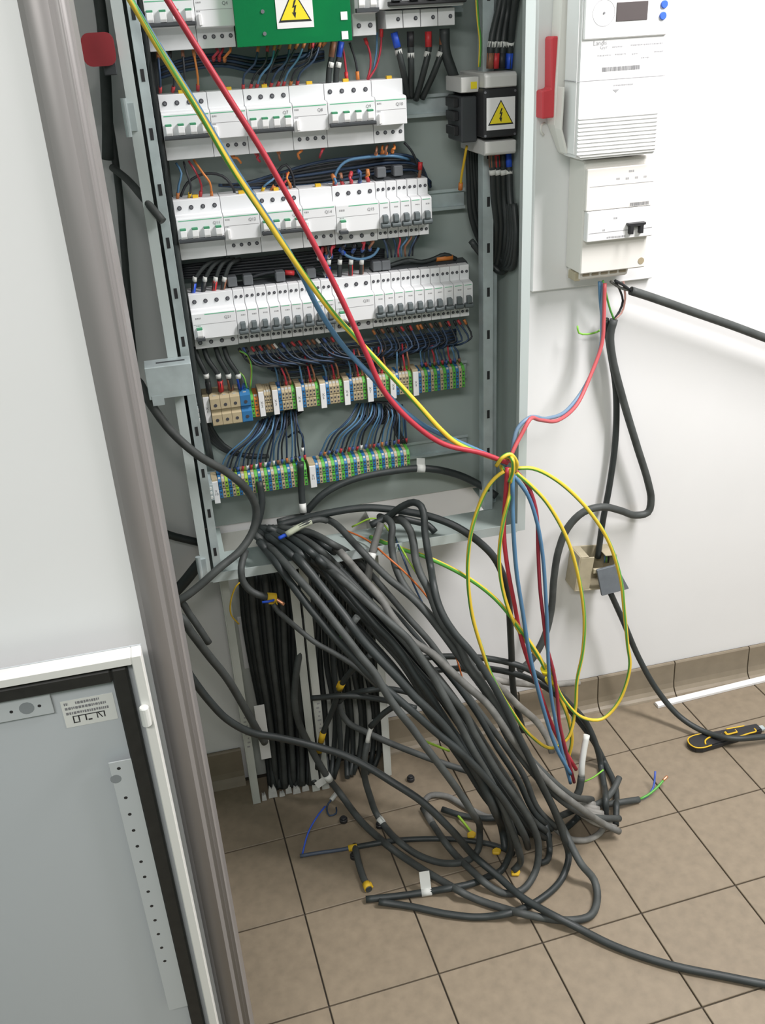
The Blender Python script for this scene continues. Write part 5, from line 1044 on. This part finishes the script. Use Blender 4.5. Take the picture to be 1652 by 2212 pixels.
# knot
yg('green and yellow wire coiled tightly into the knot', [(1072, 1006, -0.275), (1085, 988, -0.285), (1100, 981, -0.285), (1114, 995, -0.280), (1112, 1015, -0.262), (1095, 1022, -0.25), (1082, 1008, -0.25), (1092, 990, -0.262), (1106, 992, -0.29), (1108, 1016, -0.288), (1100, 1040, -0.275)], 0.0036, step=0.005)
yg('green and yellow wire loop hanging lower left of the knot', W([(1088, 1018), (1070, 1032), (1050, 1058), (1022, 1130), (1011, 1200), (1011, 1260), (1020, 1330), (1040, 1400), (1062, 1460), (1100, 1528), (1145, 1588), (1192, 1616), (1225, 1596), (1242, 1535), (1246, 1470), (1258, 1410), (1262, 1340), (1252, 1260), (1225, 1165), (1180, 1085), (1142, 1045), (1115, 1022)], -0.25, -0.25), 0.0036)
yg('green and yellow wire loop hanging widest to the right of the knot', W([(1103, 1012), (1102, 1060), (1086, 1130), (1078, 1200), (1084, 1265), (1108, 1340), (1150, 1405), (1188, 1452), (1215, 1508), (1258, 1550), (1300, 1553), (1335, 1518), (1360, 1442), (1355, 1390), (1348, 1320), (1340, 1250), (1312, 1165), (1262, 1092), (1200, 1036), (1150, 1012), (1115, 1012)], -0.262, -0.235), 0.0036)
cable('red wire dropping from the knot to the pale cut ends', W([(1096, 1010), (1091, 1080), (1088, 1150), (1095, 1220), (1110, 1300), (1126, 1380), (1145, 1440), (1165, 1492), (1190, 1562), (1215, 1612), (1244, 1662)], -0.255, -0.26), 0.0042, WRED, name='loose_wire', cat='wire')
cable('blue wire dropping from the knot to the pale cut ends', W([(1107, 1022), (1107, 1100), (1110, 1170), (1116, 1240), (1130, 1330), (1141, 1400), (1155, 1462), (1176, 1540), (1200, 1612), (1232, 1672)], -0.262, -0.275), 0.0040, WBLUE, name='loose_wire', cat='wire')
cable('dark red wire bowing right below the knot', W([(1110, 1012), (1140, 1050), (1158, 1105), (1162, 1190), (1166, 1270), (1175, 1350), (1180, 1392), (1195, 1450), (1203, 1500), (1208, 1560), (1222, 1620), (1240, 1690)], -0.248, -0.27), 0.0036, mat('dark_red_wire', (0.30, 0.03, 0.05), 0.5), name='loose_wire', cat='wire')
cable('blue wire bowing right below the knot beside the dark red one', W([(1110, 1028), (1140, 1070), (1160, 1130), (1172, 1200), (1178, 1280), (1182, 1360), (1184, 1430), (1190, 1500), (1200, 1560), (1214, 1625), (1232, 1692)], -0.252, -0.275), 0.0036, WBLUE, name='loose_wire', cat='wire')
o = yg('green wire with yellow stripe from the bundle to a yellow tag below the knot', [(800, 1160, -0.15), (830, 1172, -0.18), (880, 1190, -0.21), (915, 1201, -0.235), (1000, 1242, -0.24), (1068, 1292, -0.25), (1130, 1368, -0.26), (1165, 1420, -0.26), (1185, 1462, -0.25), (1208, 1505, -0.24), (1226, 1548, -0.235), (1235, 1600, -0.23), (1226, 1640, -0.225)], 0.0040, stripe=(0, 1, 2, 3, 4, 5, 6, 7), twist=3.0)
wrap(o, 1176, 1448, 0.018, 0.0095, YELLOW, 'yellow_tag', 0.018, (1, -0.15, 0.1)); wrap(o, 1187, 1473, 0.013, 0.0100, YELLOW, 'yellow_tag')
for lab, col, pts in (('orange', mat('orange_wire', (0.50, 0.13, 0.03), 0.5), [(745, 1145, -0.12), (790, 1165, -0.16), (840, 1206, -0.235), (880, 1242, -0.25), (930, 1300, -0.26), (965, 1370, -0.27), (985, 1420, -0.27), (1000, 1470, -0.27)]), ('blue', WDBLUE, [(853, 1160, -0.18), (868, 1198, -0.22), (893, 1262, -0.24), (925, 1325, -0.25), (970, 1390, -0.26), (1000, 1430, -0.26), (1030, 1480, -0.26)]), ('yellow-green', TYEL, [(760, 1138, -0.12), (810, 1120, -0.14), (850, 1160, -0.18), (885, 1215, -0.235), (930, 1290, -0.25), (980, 1395, -0.26), (1012, 1450, -0.26)])):
    cable('thin %s wire slanting along the upper edge of the bundle' % lab, pts, 0.0018, col, name='loose_wire', cat='wire', sides=6)
# wires from the knot to the main breaker
cable('pinkish red wire rising from the knot to the main breaker', [(1098, 998, -0.262), (1112, 965, -0.255), (1128, 935, -0.245), (1145, 905, -0.235), (1165, 907, -0.20), (1205, 908, -0.15), (1245, 875, -0.11), (1275, 812, -0.08), (1300, 742, -0.065), (1304, 690, -0.06), (1306, 612, -0.055)], 0.0036, mat('pink_red_wire', (0.55, 0.10, 0.11), 0.5), name='loose_wire', cat='wire')
cable('blue wire rising from the knot to the main breaker', [(1104, 1000, -0.25), (1108, 960, -0.245), (1118, 925, -0.24), (1142, 903, -0.23), (1180, 904, -0.17), (1222, 888, -0.12), (1266, 830, -0.08), (1297, 750, -0.058), (1300, 690, -0.052), (1301, 608, -0.05)], 0.0036, mat('grey_blue_wire', (0.16, 0.25, 0.36), 0.5), name='loose_wire', cat='wire')
cable('second blue wire running down from the main breaker beside the red one', [(1294, 608, -0.05), (1296, 650, -0.048), (1300, 700, -0.046), (1296, 760, -0.048), (1270, 825, -0.062)], 0.0028, WBLUE, name='loose_wire', cat='wire')
# cables right of the cabinet
o = cable('black cable leaving the main breaker and running off right along the wall', [(1362, 628, -0.05), (1400, 640, -0.05), (1500, 675, -0.05), (1580, 703, -0.05), (1652, 730, -0.05), (1760, 770, -0.05)], 0.0082, CABLED)
core(o, [(1364, 629, -0.05), (1345, 615, -0.052), (1328, 606, -0.054)], 0.0026, WBLACK, 'black_core'); core(o, [(1364, 629, -0.046), (1340, 622, -0.048), (1318, 608, -0.05)], 0.0024, CABLEG, 'grey_core')
A2 = cable('black cable hanging from the main breaker and looping left above the junction box', [(1326, 690, -0.035), (1318, 722, -0.032), (1322, 770, -0.032), (1345, 862, -0.034), (1375, 962, -0.036), (1399, 1040, -0.036), (1406, 1080, -0.036), (1399, 1107, -0.036), (1372, 1113, -0.036), (1340, 1103, -0.05), (1300, 1095, -0.062), (1260, 1106, -0.06), (1226, 1140, -0.055), (1206, 1190, -0.055), (1196, 1250, -0.055), (1190, 1320, -0.06), (1174, 1380, -0.07), (1148, 1425, -0.08), (1120, 1450, -0.09)], 0.0078, CABLED)
core(A2, [(1326, 692, -0.035), (1338, 672, -0.035), (1345, 650, -0.038), (1340, 630, -0.042), (1328, 606, -0.05)], 0.0022, WBLACK, 'black_core'); core(A2, [(1326, 692, -0.035), (1342, 676, -0.038), (1350, 645, -0.042), (1346, 608, -0.05)], 0.0020, mat('pale_pink_core', (0.62, 0.34, 0.30), 0.5), 'pink_core')
core(A2, [(1326, 692, -0.036), (1318, 670, -0.04), (1310, 640, -0.046), (1302, 606, -0.052)], 0.0020, WGRN, 'green_core')
B2 = cable('black cable dropping from the main breaker into the junction box', [(1308, 690, -0.028), (1318, 760, -0.016), (1330, 842, -0.016), (1329, 950, -0.016), (1316, 1050, -0.018), (1301, 1130, -0.022), (1291, 1205, -0.026)], 0.0066, CABLE)
core(B2, [(1310, 700, -0.028), (1298, 712, -0.036), (1268, 722, -0.04), (1250, 719, -0.04), (1247, 704, -0.04)], 0.0018, mat('bright_green_wire', (0.22, 0.52, 0.06), 0.5), 'green_core')
cable('black cable leaving the junction box foot and running over the tiles past the knife', [(1318, 1280, -0.06), (1345, 1340, -0.06), (1380, 1422, -0.075), (1420, 1492, -0.10), (1468, 1548, -0.14), (1520, 1580, -0.185), (1580, 1595, 0.028), (1652, 1591, 0.022), (1740, 1580, 'f')], 0.0066, CABLE)
# cables between jamb and cabinet
for k, pts in enumerate(([(210, -30, -0.03), (222, 60, -0.03), (228, 170, -0.03), (232, 260, -0.03), (232, 345, -0.03)], [(232, 240, -0.02), (245, 320, -0.02), (258, 420, -0.02), (268, 540, -0.02), (278, 660, -0.02), (292, 800, -0.02)])):
    cable('dark cable hanging on the wall between the steel jamb and the cabinet', pts, 0.0058 if k else 0.0085, CABLED, 'cables between jamb and cabinet')
cable('dark cable slanting from the wall to the slotted left upright', [(243, 362, -0.04), (275, 388, -0.10), (310, 428, -0.19), (352, 478, -0.215)], 0.0058, CABLED)

finish()
# ------------------------------------------------------------------ knife and white strip on the floor
k0, k1 = at(1487, 1612, z=0.008), at(1640, 1574, z=0.008); kd = (k1 - k0); ka = math.atan2(kd.y, kd.x); KL = kd.length
kn = thing('utility_knife', (k0.x, k0.y, 0.001), 'black and yellow utility knife lying on the tiles under a cable', 'knife', None, (0, 0, ka))
hp = [(0.0, -0.004), (0.006, -0.017), (0.022, -0.023), (0.06, -0.021), (0.11, -0.018), (KL, -0.012), (KL, 0.012), (0.10, 0.018), (0.05, 0.022), (0.02, 0.022), (0.006, 0.016), (0.0, 0.004)]
put('handle', MB().prof(hp, 0.0, 0.015, axis='z').mesh('handle', BLACK, 0.003, segs=2), (0, 0, 0), kn)
def edge(pts, z, r, n='yellow_edge', m=YTAPE):
    me, b, _ = tubemesh(n, [(x, y, z) for x, y in pts], r, m, sides=6, step=0.006); put(n, me, b, kn)
edge([(0.045, -0.0205), (0.022, -0.0215), (0.007, -0.0155), (0.001, 0.0), (0.007, 0.015), (0.024, 0.0205), (0.04, 0.0205)], 0.0145, 0.0016)
edge([(0.033, -0.015), (0.038, -0.005), (0.052, 0.002), (0.07, 0.004), (0.085, 0.002)], 0.0158, 0.0020)
edge([(0.105, 0.0155), (0.13, 0.0135), (0.15, 0.012)], 0.0145, 0.0018); edge([(0.12, -0.0155), (0.145, -0.0135), (0.165, -0.012), (0.166, -0.003)], 0.0145, 0.0018)
put('slider', MB().box(0.092, 0.122, -0.006, 0.006, 0.015, 0.0205).mesh('slider', YTAPE, 0.002), (0, 0, 0), kn)
put('slider_grip', MB().box(0.096, 0.118, -0.0045, 0.0045, 0.0206, 0.0225).mesh('slider_grip', BLACK, 0.0008), (0, 0, 0), kn)
put('blade_holder', MB().box(KL - 0.004, KL + 0.012, -0.007, 0.007, 0.004, 0.010).mesh('blade_holder', GALV, 0.001), (0, 0, 0), kn)
s0, s1 = at(1417, 1526, z=0.0), at(1700, 1457, z=0.0); sd = s1 - s0
tag(put('white_strip', MB().prof([(-0.0085, 0), (0.0085, 0), (0.0085, 0.006), (0.006, 0.008), (-0.006, 0.008), (-0.0085, 0.006)], 0, sd.length + 0.6).mesh('white_strip', WHITE), (s0.x, s0.y, 0.0008), None, (0, 0, math.atan2(sd.y, sd.x))), 'long thin white plastic strip lying on the tiles along the plinth', 'strip')
